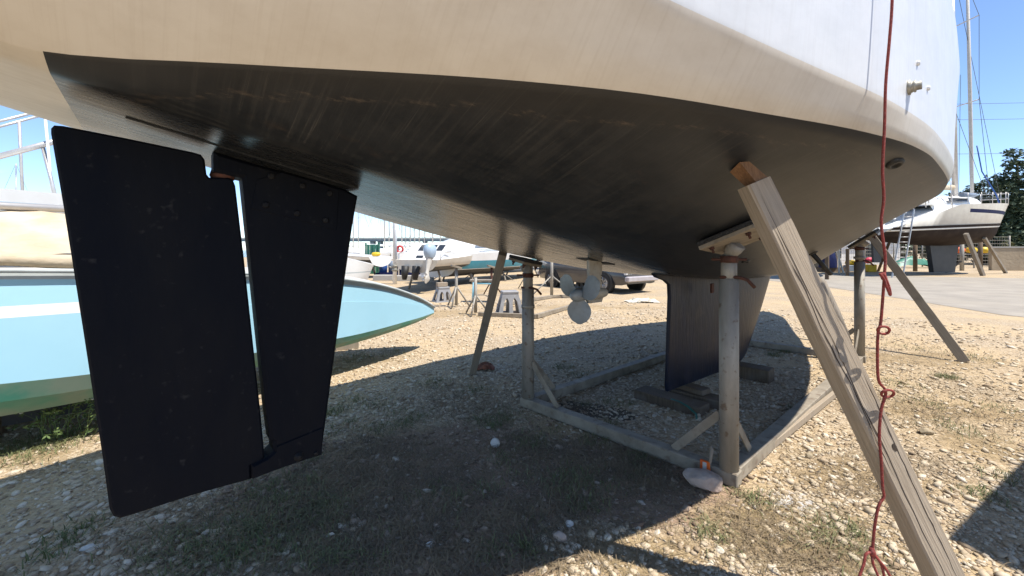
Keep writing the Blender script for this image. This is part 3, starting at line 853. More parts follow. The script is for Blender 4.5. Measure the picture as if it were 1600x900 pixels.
# exhaust outlet and blanking plugs on the topside
def side_hit(px, py):
    for Y in np.arange(.8, 6, .003):
        p = at(px, py, float(Y)); s, n = sn(p.x, p.y)
        if -2 < s < 6:
            sec = section(float(s)); zs_ = [q_[1] for q_ in sec[NB:]]; ns_ = [q_[0] for q_ in sec[NB:]]
            if zs_[0] < p.z < zs_[-1] and n <= np.interp(p.z, zs_, ns_): return float(s), float(n), float(p.z)
h = side_hit(1420, 137)
if h:
    m = Matrix.Translation((h[0], -h[1], h[2])) @ Matrix.Rotation(R(90), 4, 'X')
    q = MB(); q.use(M['bronze'], True)
    q.lathe([(.030, -.01), (.031, .005), (.024, .007), (.021, .014), (.024, .016), (.024, .021), (.017, .023), (.017, .038), (.011, .039)], 16, m)
    q.build('exhaust_outlet', None, yacht)
for px, py in ((1433, 99), (1449, 138)):
    h = side_hit(px, py)
    if h:
        m = Matrix.Translation((h[0], -h[1], h[2])) @ Matrix.Rotation(R(90), 4, 'X')
        q = MB(); q.use(M['white_plain'], True); q.lathe([(.011, -.005), (.011, .006), (.007, .010)], 10, m); q.build('blanking_plug', None, yacht)
print('YACHT ok', hull_hit(1168, 285), hull_hit(1128, 378), side_hit(1480, 100))

# ================================================================== STEEL CRADLE
P1 = ground_at(825, 618, .1); P2 = ground_at(1139, 728, .1); P3 = ground_at(1343, 553, .1); P4 = P1 + (P3 - P2)
for p in (P1, P2, P3, P4): p.z = 0
cradle = thing('boat_cradle', 'rectangular galvanised steel cradle with tube posts under the large yacht', 'boat cradle', (P1 + P3) / 2)
BW, BH = .09, .085
def beam(a, b, name='beam', ext=.06, up=(0, 0, 1), dz=0.0):
    q = MB(); q.use(M['steel_beam'], False)
    q.bar(a + Vector((0, 0, BH / 2 + dz)), b + Vector((0, 0, BH / 2 + dz)), BW, BH, up, .006, ext); return q.build(name, None, cradle)
d12 = (P2 - P1).normalized(); d23 = (P3 - P2).normalized()
beam(P1, P2, ext=.06)
beam(P4, P3, ext=.06)
beam(P1 + d23 * .053, P4 - d23 * .053, ext=0, dz=.0)
beam(P2 + d23 * .053, P3 - d23 * .053, ext=0, dz=-.0)
def post(p, ztop, zin, r=.054, rin=.044, collar=None, handle_side=1):
    q = MB(); q.use(M['galv'], True)
    q.tube([p + Vector((0, 0, BH - .002)), p + Vector((0, 0, ztop))], r, 18)
    o = q.build('post', None, cradle)
    q = MB(); q.use(M['galv'], True)
    q.tube([p + Vector((0, 0, ztop - .05)), p + Vector((0, 0, zin))], rin, 16)
    sub(q, 'inner_tube', None, o)
    if collar:
        q = MB(); q.use(M['galv'], True); q.tube([p + Vector((0, 0, collar)), p + Vector((0, 0, collar + .03))], r + .006, 18); sub(q, 'collar', None, o)
    q = MB(); q.use(M['rust'], True)
    q.tube([p + Vector((-.06, -.01, ztop + .012)), p + Vector((.03, -.045, ztop + .014)), p + Vector((.075, -.06, ztop + .0)), p + Vector((.115, -.07, ztop - .045))], .010, 8)
    sub(q, 'locking_handle', None, o)
    return o
post(P2, CAM_H - (436 - HORIZON) / FPX * P2.y, CAM_H - (402 - HORIZON) / FPX * P2.y)
def under(p, dn=0.0):
    s, n = sn(p.x, p.y); return hull_z(float(s), float(n))
post(P1, under(P1) - .28, under(P1) - .06, collar=under(P1) - .45)
post(P3, under(P3) - .30, under(P3) - .05, collar=CAM_H - (402 - HORIZON) / FPX * P3.y - .02)
post(P4, under(P4) - .28, under(P4) - .06)
# brace bars
def brace(a, b, w=.05, t=.012):
    q = MB(); q.use(M['steel_beam'], False); q.bar(a, b, t, w, (0, 0, 1), .002); q.build('brace', None, cradle)
L_ = .34
for p, da, db in ((P2, -d12, d23), (P1, d12, d23), (P3, -d12, -d23), (P4, d12, -d23)):
    for d in (da, db):
        brace(p + d * .05 + Vector((0, 0, .40)), p + d * L_ + Vector((0, 0, BH)))
# pads
def pad(p, size=.32, bolts=True):
    s, n = [float(v) for v in sn(p.x, p.y)]
    sg = 1 if n > 0 else -1
    n2 = n + sg * .02
    e_ = .03
    dn = (hull_z(s, n2 + e_) - hull_z(s, n2 - e_)) / (2 * e_); ds = (hull_z(s + e_, n2) - hull_z(s - e_, n2)) / (2 * e_)
    tx = Vector((BU[0], BU[1], ds)).normalized(); ty = Vector((BN[0], BN[1], dn)).normalized()
    nr = tx.cross(ty).normalized()
    if nr.z > 0: nr = -nr
    ty = nr.cross(tx).normalized()
    m = Matrix((tx, ty, nr)).transposed()
    c = W(s, n2, hull_z(s, n2))
    # keep the pad's corners clear of the curved skin
    lift = .014
    for a in (-1, 0, 1):
        for b in (-1, 0, 1):
            pp = c + tx * a * size / 2 + ty * b * size / 2
            ss, nn = [float(v) for v in sn(pp.x, pp.y)]
            lift = max(lift, (pp.z - hull_z(ss, nn)) * abs(nr.z) + .004)
    q = MB(); q.use(M['carpet'], False); q.box(c + nr * (lift + .012), (size, size, .026), m, bev=.004); q.build('pad_carpet', None, cradle)
    q = MB(); q.use(M['plywood'], False); q.box(c + nr * (lift + .037), (size - .004, size - .004, .022), m, bev=.002); o = q.build('support_pad', None, cradle)
    for a in (-.33, .33):
        for b in (-.33, .33):
            q = MB(); q.use(M['rust'], True); cc = c + nr * (lift + .049) + tx * a * size + ty * b * size
            q.tube([cc, cc + nr * .012], .016, 6); q.tube([cc + nr * .010, cc + nr * .034], .008, 6); sub(q, 'pad_bolt', None, o)
    base = c + nr * (lift + .06)
    q = MB(); q.use(M['galv'], True)
    top = Vector((p.x, p.y, base.z - .07))
    q.tube([base, base.lerp(top, .5), top], [.05, .045, .032], 12); q.build('swivel', None, cradle)
    q = MB(); q.use(M['rust'], True)
    hz = top.z - .02
    q.tube([Vector((p.x, p.y, hz - .02)), Vector((p.x, p.y, hz + .02))], .05, 10)
    v = Vector((1, -.1, 0)).normalized()
    q.tube([Vector((p.x, p.y, hz)) - v * .10, Vector((p.x, p.y, hz)) + v * .10], .008, 6)
    q.build('screw_jack', None, cradle)
for p in (P2, P3): pad(p)
for p in (P1, P4): pad(p, .22)

# ================================================================== TIMBER PROPS
def timber(name, label, a, b, w, h, up, mat, group=None, cat='timber prop', chamfer=.005, seed=1, crack=True, bow=.0):
    """sawn baulk from foot a to head b with slightly wandering, worn edges and a drying crack"""
    a, b = Vector(a), Vector(b); d = (b - a); L = d.length; d.normalize()
    x = Vector(up).cross(d).normalized(); u = d.cross(x)
    r_ = random.Random(seed)
    t = thing(name, label, cat, a, group=group)
    q = MB(); q.use(mat, False)
    n_ = 18; rws = []
    for i in range(n_ + 1):
        f = i / n_; c = a + d * L * f + u * bow * math.sin(math.pi * f)
        k1, k2 = w / 2 * (1 + r_.uniform(-.02, .02)), h / 2 * (1 + r_.uniform(-.025, .025)); ch = chamfer * r_.uniform(.5, 1.6)
        ring = [(-k1 + ch, -k2), (k1 - ch, -k2), (k1, -k2 + ch), (k1, k2 - ch), (k1 - ch, k2), (-k1 + ch, k2), (-k1, k2 - ch), (-k1, -k2 + ch)]
        rws.append([c + x * p[0] + u * p[1] for p in ring])
    rws = [r0 + [r0[0]] for r0 in rws]
    q.grid(rws, False); q.add(rws[0][:-1], [tuple(range(8))]); q.add(rws[-1][:-1], [tuple(range(8))])
    o = q.build('baulk', None, t)
    # local grain axis = z: give the mesh its own rotation so object coordinates follow the timber
    rot = Matrix((x, u, d)).transposed()
    o.data.transform(rot.inverted().to_4x4()); o.rotation_euler = rot.to_euler()
    if crack:
        for side, off, z0, z1 in ((1, .22, .02, .97), (1, -.12, .10, .55), (1, .34, .35, .9)):
            q = MB(); q.use(M['crack'], False); top = []; bot = []
            m_ = 26
            xo = off * w
            for i in range(m_ + 1):
                f = z0 + (z1 - z0) * i / m_
                xo += r_.uniform(-.0035, .0035)
                ww = .0018 * max(0, math.sin(math.pi * i / m_)) ** .5 * r_.uniform(.5, 1.5) + .0002
                c = a + d * L * f + u * (h / 2 * 1.028 * side) + x * xo
                top.append(c - x * ww); bot.append(c + x * ww)
            q.grid([top, bot], False)
            q.build('drying_crack', None, t)
    return t, x, u, d, L
h = hull_hit(1163, 256)
near_top = W(h[0], h[1], h[2])
foot = ground_at(1522, 1000)
v_cam = (Vector((0, 0, CAM_H)) - (near_top + foot) / 2)
dirn = (near_top - foot).normalized()
near_head = near_top - dirn * .085
up_near = Vector((.72, -.56, .33)) 
tN, xN, uN, dN, LN = timber('timber_prop', 'thick weathered timber baulk leaning in the right foreground against the yacht', foot, near_head, .108, .074,
                            (v_cam.normalized() + Vector((.62, .10, 0))), M['timber'], 'timber props shoring the large yacht', seed=3)
# rounded peg let into its left face
q = MB(); q.use(M['timber_grey'], True)
for f in (.735,):
    c = foot + dN * LN * f - xN * .052 + uN * .02
    q.tube([c - dN * .22, c - dN * .1, c + dN * .03, c + dN * .05], [.012, .020, .022, .012], 8)
q.build('side_batten', None, tN)
# knots in the sawn faces
for f, side, off, rr in ((.60, 0, .012, .022), (.40, 0, -.018, .014), (.52, 1, .006, .026), (.70, 1, -.01, .015)):
    q = MB(); q.use(M['crack'] if rr < .02 else M['timber_grey'], False)
    nrm_ = uN if side == 0 else -xN; tan_ = xN if side == 0 else uN
    c = foot + dN * LN * f + nrm_ * ((.037 if side == 0 else .054) * 1.027 + .0012) + tan_ * off
    pts = [c + tan_ * math.cos(t) * rr * .6 + dN * math.sin(t) * rr * (1 + .15 * math.sin(3 * t)) for t in np.linspace(0, 2 * math.pi, 13)[:-1]]
    q.add([p - nrm_ * .004 for p in pts] + pts, [tuple(range(12, 24))] + [(i, (i + 1) % 12, (i + 1) % 12 + 12, i + 12) for i in range(12)])
    q.build('knot', None, tN)
# wedge driven between prop and hull
wd = MB(); wd.use(M['timber_red'], False)
c0 = near_head - dN * .005
wx = xN; wu = uN
tip = near_top + Vector((0, 0, -.004)) + dN * .0
ws, wn_ = [float(v) for v in sn(near_top.x, near_top.y)]
def skin(s, n, d_=.006): return W(s, n, hull_z(s, n) - d_)
b4 = [c0 - wx * .045 - wu * .032, c0 + wx * .012 - wu * .032, c0 + wx * .012 + wu * .03, c0 - wx * .045 + wu * .03]
def lift_to(p, g=.006):
    s, n = [float(v) for v in sn(p.x, p.y)]; return Vector((p.x, p.y, hull_z(s, n) - g))
sh = Vector((BN[0], BN[1], 0)) * .05
t4 = [lift_to(p + dN * .12 + xN * .03 * k) for p, k in zip(b4, (1.0, .6, .6, 1.0))]
b4 = [p for p in b4]
wedge = thing('wooden_wedge', 'small reddish wooden wedge driven between the near baulk and the hull', 'wedge', c0)
wd.add(b4 + t4, [(3, 2, 1, 0), (4, 5, 6, 7), (0, 1, 5, 4), (1, 2, 6, 5), (2, 3, 7, 6), (3, 0, 4, 7)])
wd.build('wedge_block', None, wedge)

f_foot = ground_at(738, 586)
hf = None
def far_head(px, foot_, k=0.0):
    """the head of a prop on the hidden side: march up its line of sight until the skin is met"""
    best = None
    for Y in np.arange(2.6, 6.0, .01):
        p = at(px[0], px[1], float(Y)); s, n = [float(v) for v in sn(p.x, p.y)]
        if n < -.9 and abs(n) < float(f_nw(s)):
            e_ = abs(p.z - hull_z(s, n))
            if best is None or e_ < best[0]: best = (e_, s, n, hull_z(s, n) - .01)
    return best
hf = far_head((786, 396), f_foot)
head = W(hf[1], hf[2], hf[3]) if hf else W(.2, -1.3, 1.55)
print('far prop', hf)
timber('timber_prop', 'dark timber baulk leaning beyond the yacht beside the leftmost cradle post', f_foot, head, .075, .085, (Vector((0, 0, CAM_H)) - f_foot), M['timber_grey'],
       'timber props shoring the large yacht', seed=5, crack=False)
r_foot = ground_at(1508, 566)
hr = None
for Y in np.arange(4.0, 7.5, .01):
    p = at(1352, 355, float(Y)); s, n = [float(v) for v in sn(p.x, p.y)]
    if abs(n) < float(f_nw(s)):
        e_ = abs(p.z - hull_z(s, n))
        if hr is None or e_ < hr[0]: hr = (e_, s, n, hull_z(s, n) - .01)
print('right prop', hr)
timber('timber_prop', 'long plank prop leaning at the far right beside the right cradle post', r_foot, W(hr[1], hr[2], hr[3]), .10, .07, (Vector((0, 0, CAM_H)) - r_foot), M['timber_grey'],
       'timber props shoring the large yacht', seed=8, crack=False)

# plank lying along the outside of the near side beam
pl = thing('wooden_plank', 'pale wooden plank lying on the gravel against the right cradle beam', 'plank', ground_at(1215, 688))
q = MB(); q.use(M['timber'], False)
a = ground_at(1206, 694, .03); b = P3 - d23 * .9 + d12 * .11 + Vector((0, 0, .03))
q.bar(a, b, .035, .055, (0, 0, 1), .004); q.build('board', None, pl)

# ================================================================== KEEL BLOCKS
def block(label, c, size, yaw, mat, group='timber blocks under the keel', name='timber_block', tilt=0.0):
    q = MB(); q.use(mat, False)
    m = Matrix.Rotation(yaw, 3, 'Z') @ Matrix.Rotation(tilt, 3, 'X')
    q.box((0, 0, 0), size, None, bev=.006)
    o = q.build(name, None, None); o.data.transform(m.to_4x4())
    zb = min(v.co.z for v in o.data.vertices); o.data.transform(Matrix.Translation((0, 0, -zb)))
    o.location = c; tag(o, label, 'timber block', group); return o
c1 = W(.97, -.03, 0); c1.z = float(gz(c1.x, c1.y)) - .005
block('old sleeper lying crosswise under the back corner of the keel', c1, (.20, .62, .085), YAW, M['timber_dark'])
c2 = W(1.22, .12, 0); c2.z = float(gz(c2.x, c2.y)) - .005
block('dark sleeper just ahead of the green strap under the keel', c2, (.17, .50, .085), YAW + .08, M['timber_dark'])
c3 = W(1.24, .02, .0); c3.z = c2.z + .087
block('short dark board stacked on a sleeper beneath the keel', c3, (.14, .34, .05), YAW - .12, M['timber_dark'])
c4 = W(2.35, .06, 0); c4.z = float(gz(c4.x, c4.y)) - .005
block('thick timber block under the front end of the keel', c4, (.20, .62, .14), YAW + .03, M['timber_dark'])
st = thing('green_strap', 'green webbing strap caught under the keel on the sleeper', 'strap', W(.88, .16, .06))
q = MB(); q.use(M['green_strap'], False)
pa = [W(.868, .04, .094), W(.862, .12, .094), W(.855, .2, .075), W(.85, .27, .035), W(.80, .30, .016)]
q.grid([[p + Vector((0, 0, .0)) for p in pa], [p + Vector((-.03, -.03, .004)) for p in pa]], True); q.build('webbing', None, st)

# ================================================================== RED ROPE
def rope_path(ctrl, per=10):
    """Catmull-Rom through control points"""
    pts = []; c = [Vector(p) for p in ctrl]; c = [c[0] * 2 - c[1]] + c + [c[-1] * 2 - c[-2]]
    for i in range(1, len(c) - 2):
        for j in range(per):
            t = j / per
            pts.append(0.5 * ((2 * c[i]) + (c[i+1] - c[i-1]) * t + (2*c[i-1] - 5*c[i] + 4*c[i+1] - c[i+2]) * t*t + (-c[i-1] + 3*c[i] - 3*c[i+1] + c[i+2]) * t**3))
    pts.append(c[-2]); return pts
RY = 1.47                                             # distance of the rope's plane
def rp(px, py, dY=0.0):
    """the rope slants inward from the rail until it rests on the baulk"""
    f = min(1.0, max(0.0, (py + 100) / 870.0)); return at(px, py, 1.46 + .028 * f + dY)
top_s, top_n = -.2, 1.77
rope = thing('red_rope', 'thin red rope with overhand knots hanging from the yacht at right', 'rope', at(1368, 880, RY))
main = [(1398, -260), (1396, -120), (1394, 0), (1390, 60), (1384, 130), (1382, 200), (1379, 265), (1381, 310), (1377, 350), (1383, 400), (1382, 428), (1379, 470), (1376, 505), (1372, 520), (1371, 560), (1373, 595), (1384, 612),
        (1377, 640), (1374, 680), (1377, 720), (1379, 760), (1381, 776), (1373, 790), (1367, 820), (1364, 850), (1363, 862)]
q = MB(); q.use(M['rope'], True)
ctrl = []
for i, (x, y) in enumerate(main):
    ctrl.append(rp(x, y))
q.tube(rope_path(ctrl, 6), .0046, 8)
strand = q.build('strand', None, rope)
def loop(px, py, w, h_, ang, rr=.0044):
    mb = MB(); mb.use(M['rope'], True)
    pts = []
    for i in range(15):
        t = 2 * math.pi * i / 14
        x = math.cos(t) * w - w; y = math.sin(t) * h_
        X = px - x * math.cos(ang) + y * math.sin(ang) ; Y_ = py + x * math.sin(ang) + y * math.cos(ang)
        pts.append(rp(X, Y_, .012 * math.sin(t * 1.0)))
    mb.tube(pts, rr, 8); return mb
loop(1371, 516, 9.5, 6, 0.0).build('knot_loop', None, rope)
loop(1377, 616, 10, 5.5, 0.1).build('knot_loop', None, rope)
q = MB(); q.use(M['rope'], True)
q.tube(rope_path([rp(1381, 428, -.01), rp(1386, 440, -.015), rp(1390, 452, -.015), rp(1391, 461, -.012), rp(1387, 452, -.02), rp(1381, 436, -.016), rp(1375, 427, -.012)], 6), .0044, 8)
q.tube([rp(1378, 426), rp(1382, 436)], .009, 8)
q.build('knot_loop', None, rope)
for pts in ([(1363, 862), (1353, 866), (1350, 880), (1343, 900), (1338, 918)], [(1363, 862), (1364, 880), (1372, 900), (1378, 920)], [(1363, 862), (1371, 873), (1382, 886), (1393, 905), (1400, 922)], [(1363, 862), (1376, 880), (1381, 898), (1384, 916)]):
    q = MB(); q.use(M['rope'], True)
    q.tube(rope_path([rp(x, y, -.006 * i) for i, (x, y) in enumerate(pts)], 6), .0046, 8); q.build('loose_end', None, rope)
q = MB(); q.use(M['rope'], True); q.tube([rp(1362, 855), rp(1363, 863), rp(1364, 872)], [.007, .011, .007], 8); q.build('knot', None, rope)

# ================================================================== SINGLE STONES, RAG, PACKET
def rock(name, label, c, size, mat, seed, yaw=0, group=None, cat='stone'):
    r_ = np.random.default_rng(seed)
    bm = bmesh.new(); bmesh.ops.create_icosphere(bm, subdivisions=3, radius=1.0)
    dirs = r_.normal(size=(16, 3)); dirs /= np.linalg.norm(dirs, axis=1)[:, None]; ds = r_.uniform(.62, .92, 16)
    for v in bm.verts:
        p = np.array(v.co)
        for d, k in zip(dirs, ds):
            e_ = p @ d
            if e_ > k: p = p - d * (e_ - k) * .85
        v.co = Vector(p * (1 + r_.uniform(-.02, .02)))
    me = bpy.data.meshes.new(name)
    bmesh.ops.scale(bm, vec=(size[0] / 2, size[1] / 2, size[2] / 2), verts=bm.verts)
    bmesh.ops.rotate(bm, matrix=Matrix.Rotation(yaw, 3, 'Z'), verts=bm.verts)
    zb = min(v.co.z for v in bm.verts); bmesh.ops.translate(bm, vec=(0, 0, -zb - size[2] * .12), verts=bm.verts)
    bm.to_mesh(me); bm.free(); me.materials.append(mat)
    me.polygons.foreach_set('use_smooth', [False] * len(me.polygons))
    o = bpy.data.objects.new(name, me); COL.objects.link(o); o.location = c; tag(o, label, cat, group); return o
def gp(px, py): p = ground_at(px, py); p.z = float(gz(p.x, p.y)); return p
rock('large_stone', 'large pinkish flat stone lying against the near corner of the cradle', gp(1099, 760), (.275, .16, .125), M['stone'], 3, -.35)
rock('pale_stone', 'pale fist sized stone alone on the shaded dirt left of the cradle', gp(773, 699), (.075, .07, .075), M['stone_pale'], 5, .5)
rock('flat_stone', 'flat tan stone casting a dark shadow at right behind the thick baulk', gp(1447, 676), (.12, .09, .055), M['stone_tan'], 8, .2)
rock('tan_stone', 'tan stone in the sun between the cradle corner and the thick baulk', gp(1264, 713), (.045, .04, .045), M['stone_tan'], 9, .2)
rock('grey_stone', 'dark grey stone half buried in the shaded dirt at bottom centre', gp(875, 843), (.055, .075, .05), M['stone'], 12, .9)
rock('pale_stone', 'pale rounded stone at the bottom centre among dead weeds', gp(890, 822), (.045, .04, .035), M['stone_pale'], 14, .1)
rock('pale_stone', 'larger of the two pale stones at the bottom left of the shaded gravel', gp(138, 860), (.07, .04, .03), M['stone_pale'], 15, .3)
rock('pale_stone', 'pale stone close to the bottom middle below the skeg', gp(672, 855), (.045, .035, .03), M['stone_pale'], 16, .3)
rag = thing('orange_rag', 'crumpled rust orange rag at the foot of the dark far baulk', 'rag', gp(758, 578))
q = MB(); q.use(M['rag'], True); rws = []
r_ = random.Random(4); bx = gp(758, 578)
for i in range(9):
    row = []
    for j in range(9):
        x = (i / 8 - .5) * .22; y = (j / 8 - .5) * .16
        e_ = max(0, 1 - (abs(x) / .12) ** 3) * max(0, 1 - (abs(y) / .09) ** 3)
        row.append(bx + Vector((x + r_.uniform(-.008, .008), y + r_.uniform(-.008, .008), .006 + e_ * (.05 + r_.uniform(-.025, .035)))))
    rws.append(row)
q.grid(rws, True); q.build('cloth', None, rag)
pk = thing('orange_packet', 'small orange packet with a dead stick propped on the near cradle corner', 'packet', gp(1113, 742))
f0 = P2 - d12 * .115; nrm = Vector((d12.y, -d12.x, 0)); nrm = nrm if nrm.y < 0 else -nrm
q = MB(); q.use(M['orange'], False)
mo = Matrix((d12, nrm, Vector((0, 0, 1)))).transposed()
q.box(f0 + nrm * .062 + Vector((0, 0, .075)), (.058, .016, .075), mo, bev=.003); q.build('wrapper', None, pk)
q = MB(); q.use(M['stone_pale'], False); q.box(f0 + nrm * .0715 + Vector((0, 0, .083)), (.022, .004, .045), mo); q.build('printed_panel', None, pk)
q = MB(); q.use(M['timber_grey'], True); q.tube([f0 + nrm * .056 + d12 * .02 + Vector((0, 0, .06)), f0 + nrm * .058 + d12 * .03 + Vector((0, 0, .13)), f0 + nrm * .055 + d12 * .038 + Vector((0, 0, .19)), f0 + nrm * .05 + d12 * .03 + Vector((0, 0, .21))], [.008, .010, .012, .006], 6); q.build('stick', None, pk)

# ================================================================== NEIGHBOURING BOATS AND YARD GEAR
def xf(loc, ang):
    """local (forward, port, up) -> world for a thing at loc heading ang"""
    c, s = math.cos(ang), math.sin(ang); L0 = Vector(loc)
    return lambda x, y, z: Vector((L0.x + c * x - s * y, L0.y + s * x + c * y, L0.z + z))

def loft_hull(L, B, sheer, keelz, wlz, mats, stern=.78, bow_rake=.8, fine=.55, n=26, tumble=.0, band=None, transom=True, flat=.62, band_from=0.0):
    """generic hull in local axes, x 0 at the stern; mats = (topside, bottom, deck); band = (z0, z1, material) painted stripe"""
    def half(u):
        if u < .42: return B / 2 * (stern + (1 - stern) * math.sin(math.pi / 2 * u / .42))
        t = (u - .42) / .58
        return B / 2 * max(.012, (1 - t ** 2.1)) ** .8
    rws = []; zl = []
    for i in range(n + 1):
        u = i / n; x = L * u; zs = sheer(u); zk = keelz(u); zw = wlz(u) if callable(wlz) else wlz
        zw = min(zw, zs - .05); zk = min(zk, zw - .02)
        b = half(u); bw = b * (1 - .12 - fine * .35 * max(0, (u - .5) * 2) ** 2)
        xo = 0 if u < .7 else -bow_rake * ((u - .7) / .3) ** 2
        ks = [1.0, .5] if not band else [1.0, None, None, .0]
        row = []
        row.append((x, b, zs))
        if band:
            for zb in (band[1], band[0]):
                zb = min(max(zb, zw + .02), zs - .01); f = (zb - zw) / max(.01, zs - zw)
                row.append((x + xo * (1 - f), bw + (b - bw) * f ** .7, zb))
        f = .45; row.append((x + xo * (1 - f), bw + (b - bw) * f ** .7, zw + (zs - zw) * f)) if not band else None
        row.append((x + xo, bw, zw))
        row.append((x + xo, bw * .86, zw - (zw - zk) * .45))
        row.append((x + xo, bw * flat, zw - (zw - zk) * .78))
        row.append((x + xo, bw * .12, zk))
        full = [tuple(p) for p in row] + [(p[0], -p[1], p[2]) for p in row[::-1]]
        rws.append(full)
    nr = len(rws[0]) // 2
    mb = MB()
    def mm(i, j):
        k = j if j < nr else 2 * nr - 2 - j
        if band and k == 1: return band[2] if i >= band_from * n else mats[0]
        lim = 3 if band else 2
        return mats[0] if k < lim else mats[1]
    mb.grid(rws, True, mm)
    if transom:
        mb.use(mats[0], False); mb.add(rws[0], [tuple(range(len(rws[0])))])
    dk = MB(); dk.use(mats[2], False)
    dk.grid([[(r_[0][0], r_[0][1] - .01, r_[0][2] - .03) for r_ in rws], [(r_[0][0], 0, r_[0][2] + .01) for r_ in rws], [(r_[-1][0], r_[-1][1] + .01, r_[-1][2] - .03) for r_ in rws]], False)
    return mb, dk, half

# ---- pale blue keelboat on the left
B0 = np.array([-1.12, 5.80]); BA = np.array([-.722, -.692]); BN2 = np.array([.692, -.722])
g_b = pch([0, .25, .6, 1, 2, 3, 4, 5.5, 7], [.03, .15, .27, .39, .62, .77, .86, .88, .7])
g_s = pch([0, .2, .5, 1, 1.5, 2, 3, 4, 5.5, 7], [.60, .71, .84, 1.0, 1.10, 1.165, 1.24, 1.29, 1.33, 1.36])
g_k = pch([0, .25, 1, 2, 3, 4, 5.5, 7], [.49, .42, .31, .235, .20, .185, .22, .38])
g_w = pch([0, .5, 1.4, 2.2, 3.4, 4, 7], [.51, .485, .45, .46, .52, .56, .61])
def Pb(d, n, z): p = B0 + BA * d + BN2 * n; return Vector((p[0], p[1], z))
bb = thing('keelboat', 'pale blue keelboat with white stripe and worn green bottom at left behind the rudder', 'keelboat', Pb(3.5, 0, 0))
q = MB(); rws = []
for d in np.linspace(0, 7, 113):
    b, s_, k_, w_ = float(g_b(d)), float(g_s(d)), float(g_k(d)), float(g_w(d))
    half = []
    st0 = min(max(.965 + .01 * (d - 4), w_ + .03), s_ - .03); st1 = min(st0 + .075, s_ - .015)
    if d < 2.6: st0 = st1 = w_ + (s_ - w_) * .6
    for z, nn in ((s_, b * .965), (s_ - .07 * min(1, d * 2 + .3), b * .97), (st1, b * .98), (st0, b * .985), (w_, b * .985), (w_ - (w_ - k_) * .35, b * .93), (w_ - (w_ - k_) * .72, b * .74), (k_, b * .05)):
        half.append((z, nn))
    rws.append([Pb(d, nn, z) for z, nn in half] + [Pb(d, -nn, z) for z, nn in half[::-1]])
nr = len(rws[0]) // 2
def bmat(i, j):
    k = j if j < nr else 2 * nr - 2 - j
    return [M['rubrail'], M['sky_blue'], M['stripe_white'] if i > 40 else M['sky_blue'], M['sky_blue'], M['sea_green'], M['sea_green'], M['sea_green'], M['sea_green']][min(k, 7)]
q.grid(rws, False, bmat); q.use(M['sky_blue']); q.add(rws[-1], [tuple(range(len(rws[-1])))])
q.build('hull', None, bb)
q = MB(); q.use(M['cream'], True); q.grid([[Pb(d, float(g_b(d)) * .97, float(g_s(d)) - .005) for d in np.linspace(0.02, 7, 30)], [Pb(d, 0, float(g_s(d)) + .03) for d in np.linspace(0.02, 7, 30)], [Pb(d, -float(g_b(d)) * .97, float(g_s(d)) - .005) for d in np.linspace(0.02, 7, 30)]], True)
q.build('deck', None, bb)
q = MB(); q.use(M['rubrail'], True)
q.tube([Pb(d, float(g_b(d)) + .008, float(g_s(d)) - .012) for d in np.linspace(0, 7, 40)], .016, 8); q.build('rubbing_strake', None, bb)
q = MB(); q.use(M['black_bottom'], False); q.prism([Pb(2.3, .05, .3), Pb(5.6, .05, .3), Pb(5.2, .05, .06), Pb(2.7, .05, .06)], Vector((BN2[0], BN2[1], 0)) * -.1); q.build('keel', None, bb)
# rolled and hanging canvas cover
q = MB(); q.use(M['canvas'], True)
r_ = random.Random(2)
q.tube([Pb(d, float(g_b(d)) - .07, float(g_s(d)) + .055 + r_.uniform(-.006, .006)) for d in np.linspace(3.05, 5.6, 16)], [.05 + r_.uniform(-.008, .01) for _ in range(16)], 10); q.build('canvas_roll', None, bb)
q = MB(); q.use(M['canvas'], True); rws = []
for i in range(22):
    d = 3.30 + 2.4 * i / 21; row = []
    for j in range(12):
        f = j / 11
        sag = .05 * math.sin(math.pi * f) + .03 * math.sin(i * 1.7 + j * .7) + .02 * math.sin(i * .6 - j * 1.3)
        edge = .10 * (1 - f) if i == 0 else 0
        row.append(Pb(d - .20 * f * (1 - i / 21) + edge, .10 + .62 * f ** .8 - sag, 1.70 - .33 * f + .01 * math.sin(i * 2.1 + j * .8)))
    rws.append(row)
q.grid(rws, True); q.build('canvas_cover', None, bb)
q = MB(); q.use(M['alloy'], True); q.tube([Pb(3.1, .09, 1.725), Pb(6.5, .09, 1.74)], .03, 8); q.build('boom', None, bb)
q = MB(); q.use(M['white_paint'], False); q.tube([Pb(2.4, .5, float(g_s(2.4)) + .05), Pb(3.6, .6, 1.37)], .012, 6); q.build('guard_wire', None, bb)
for d, lab in ((1.55, 'short wooden block under the pointed end of the pale blue keelboat'), (4.1, 'low timber cradle block under the pale blue keelboat')):
    p = Pb(d, -.1 if d < 2 else .0, 0)
    if d < 2: p = ground_at(543, 544)
    block(lab, (p.x, p.y, float(gz(p.x, p.y))), (.30, .16, .13) if d < 2 else (.5, .16, .2), .35, M['timber'] if d < 2 else M['timber_dark'], None)

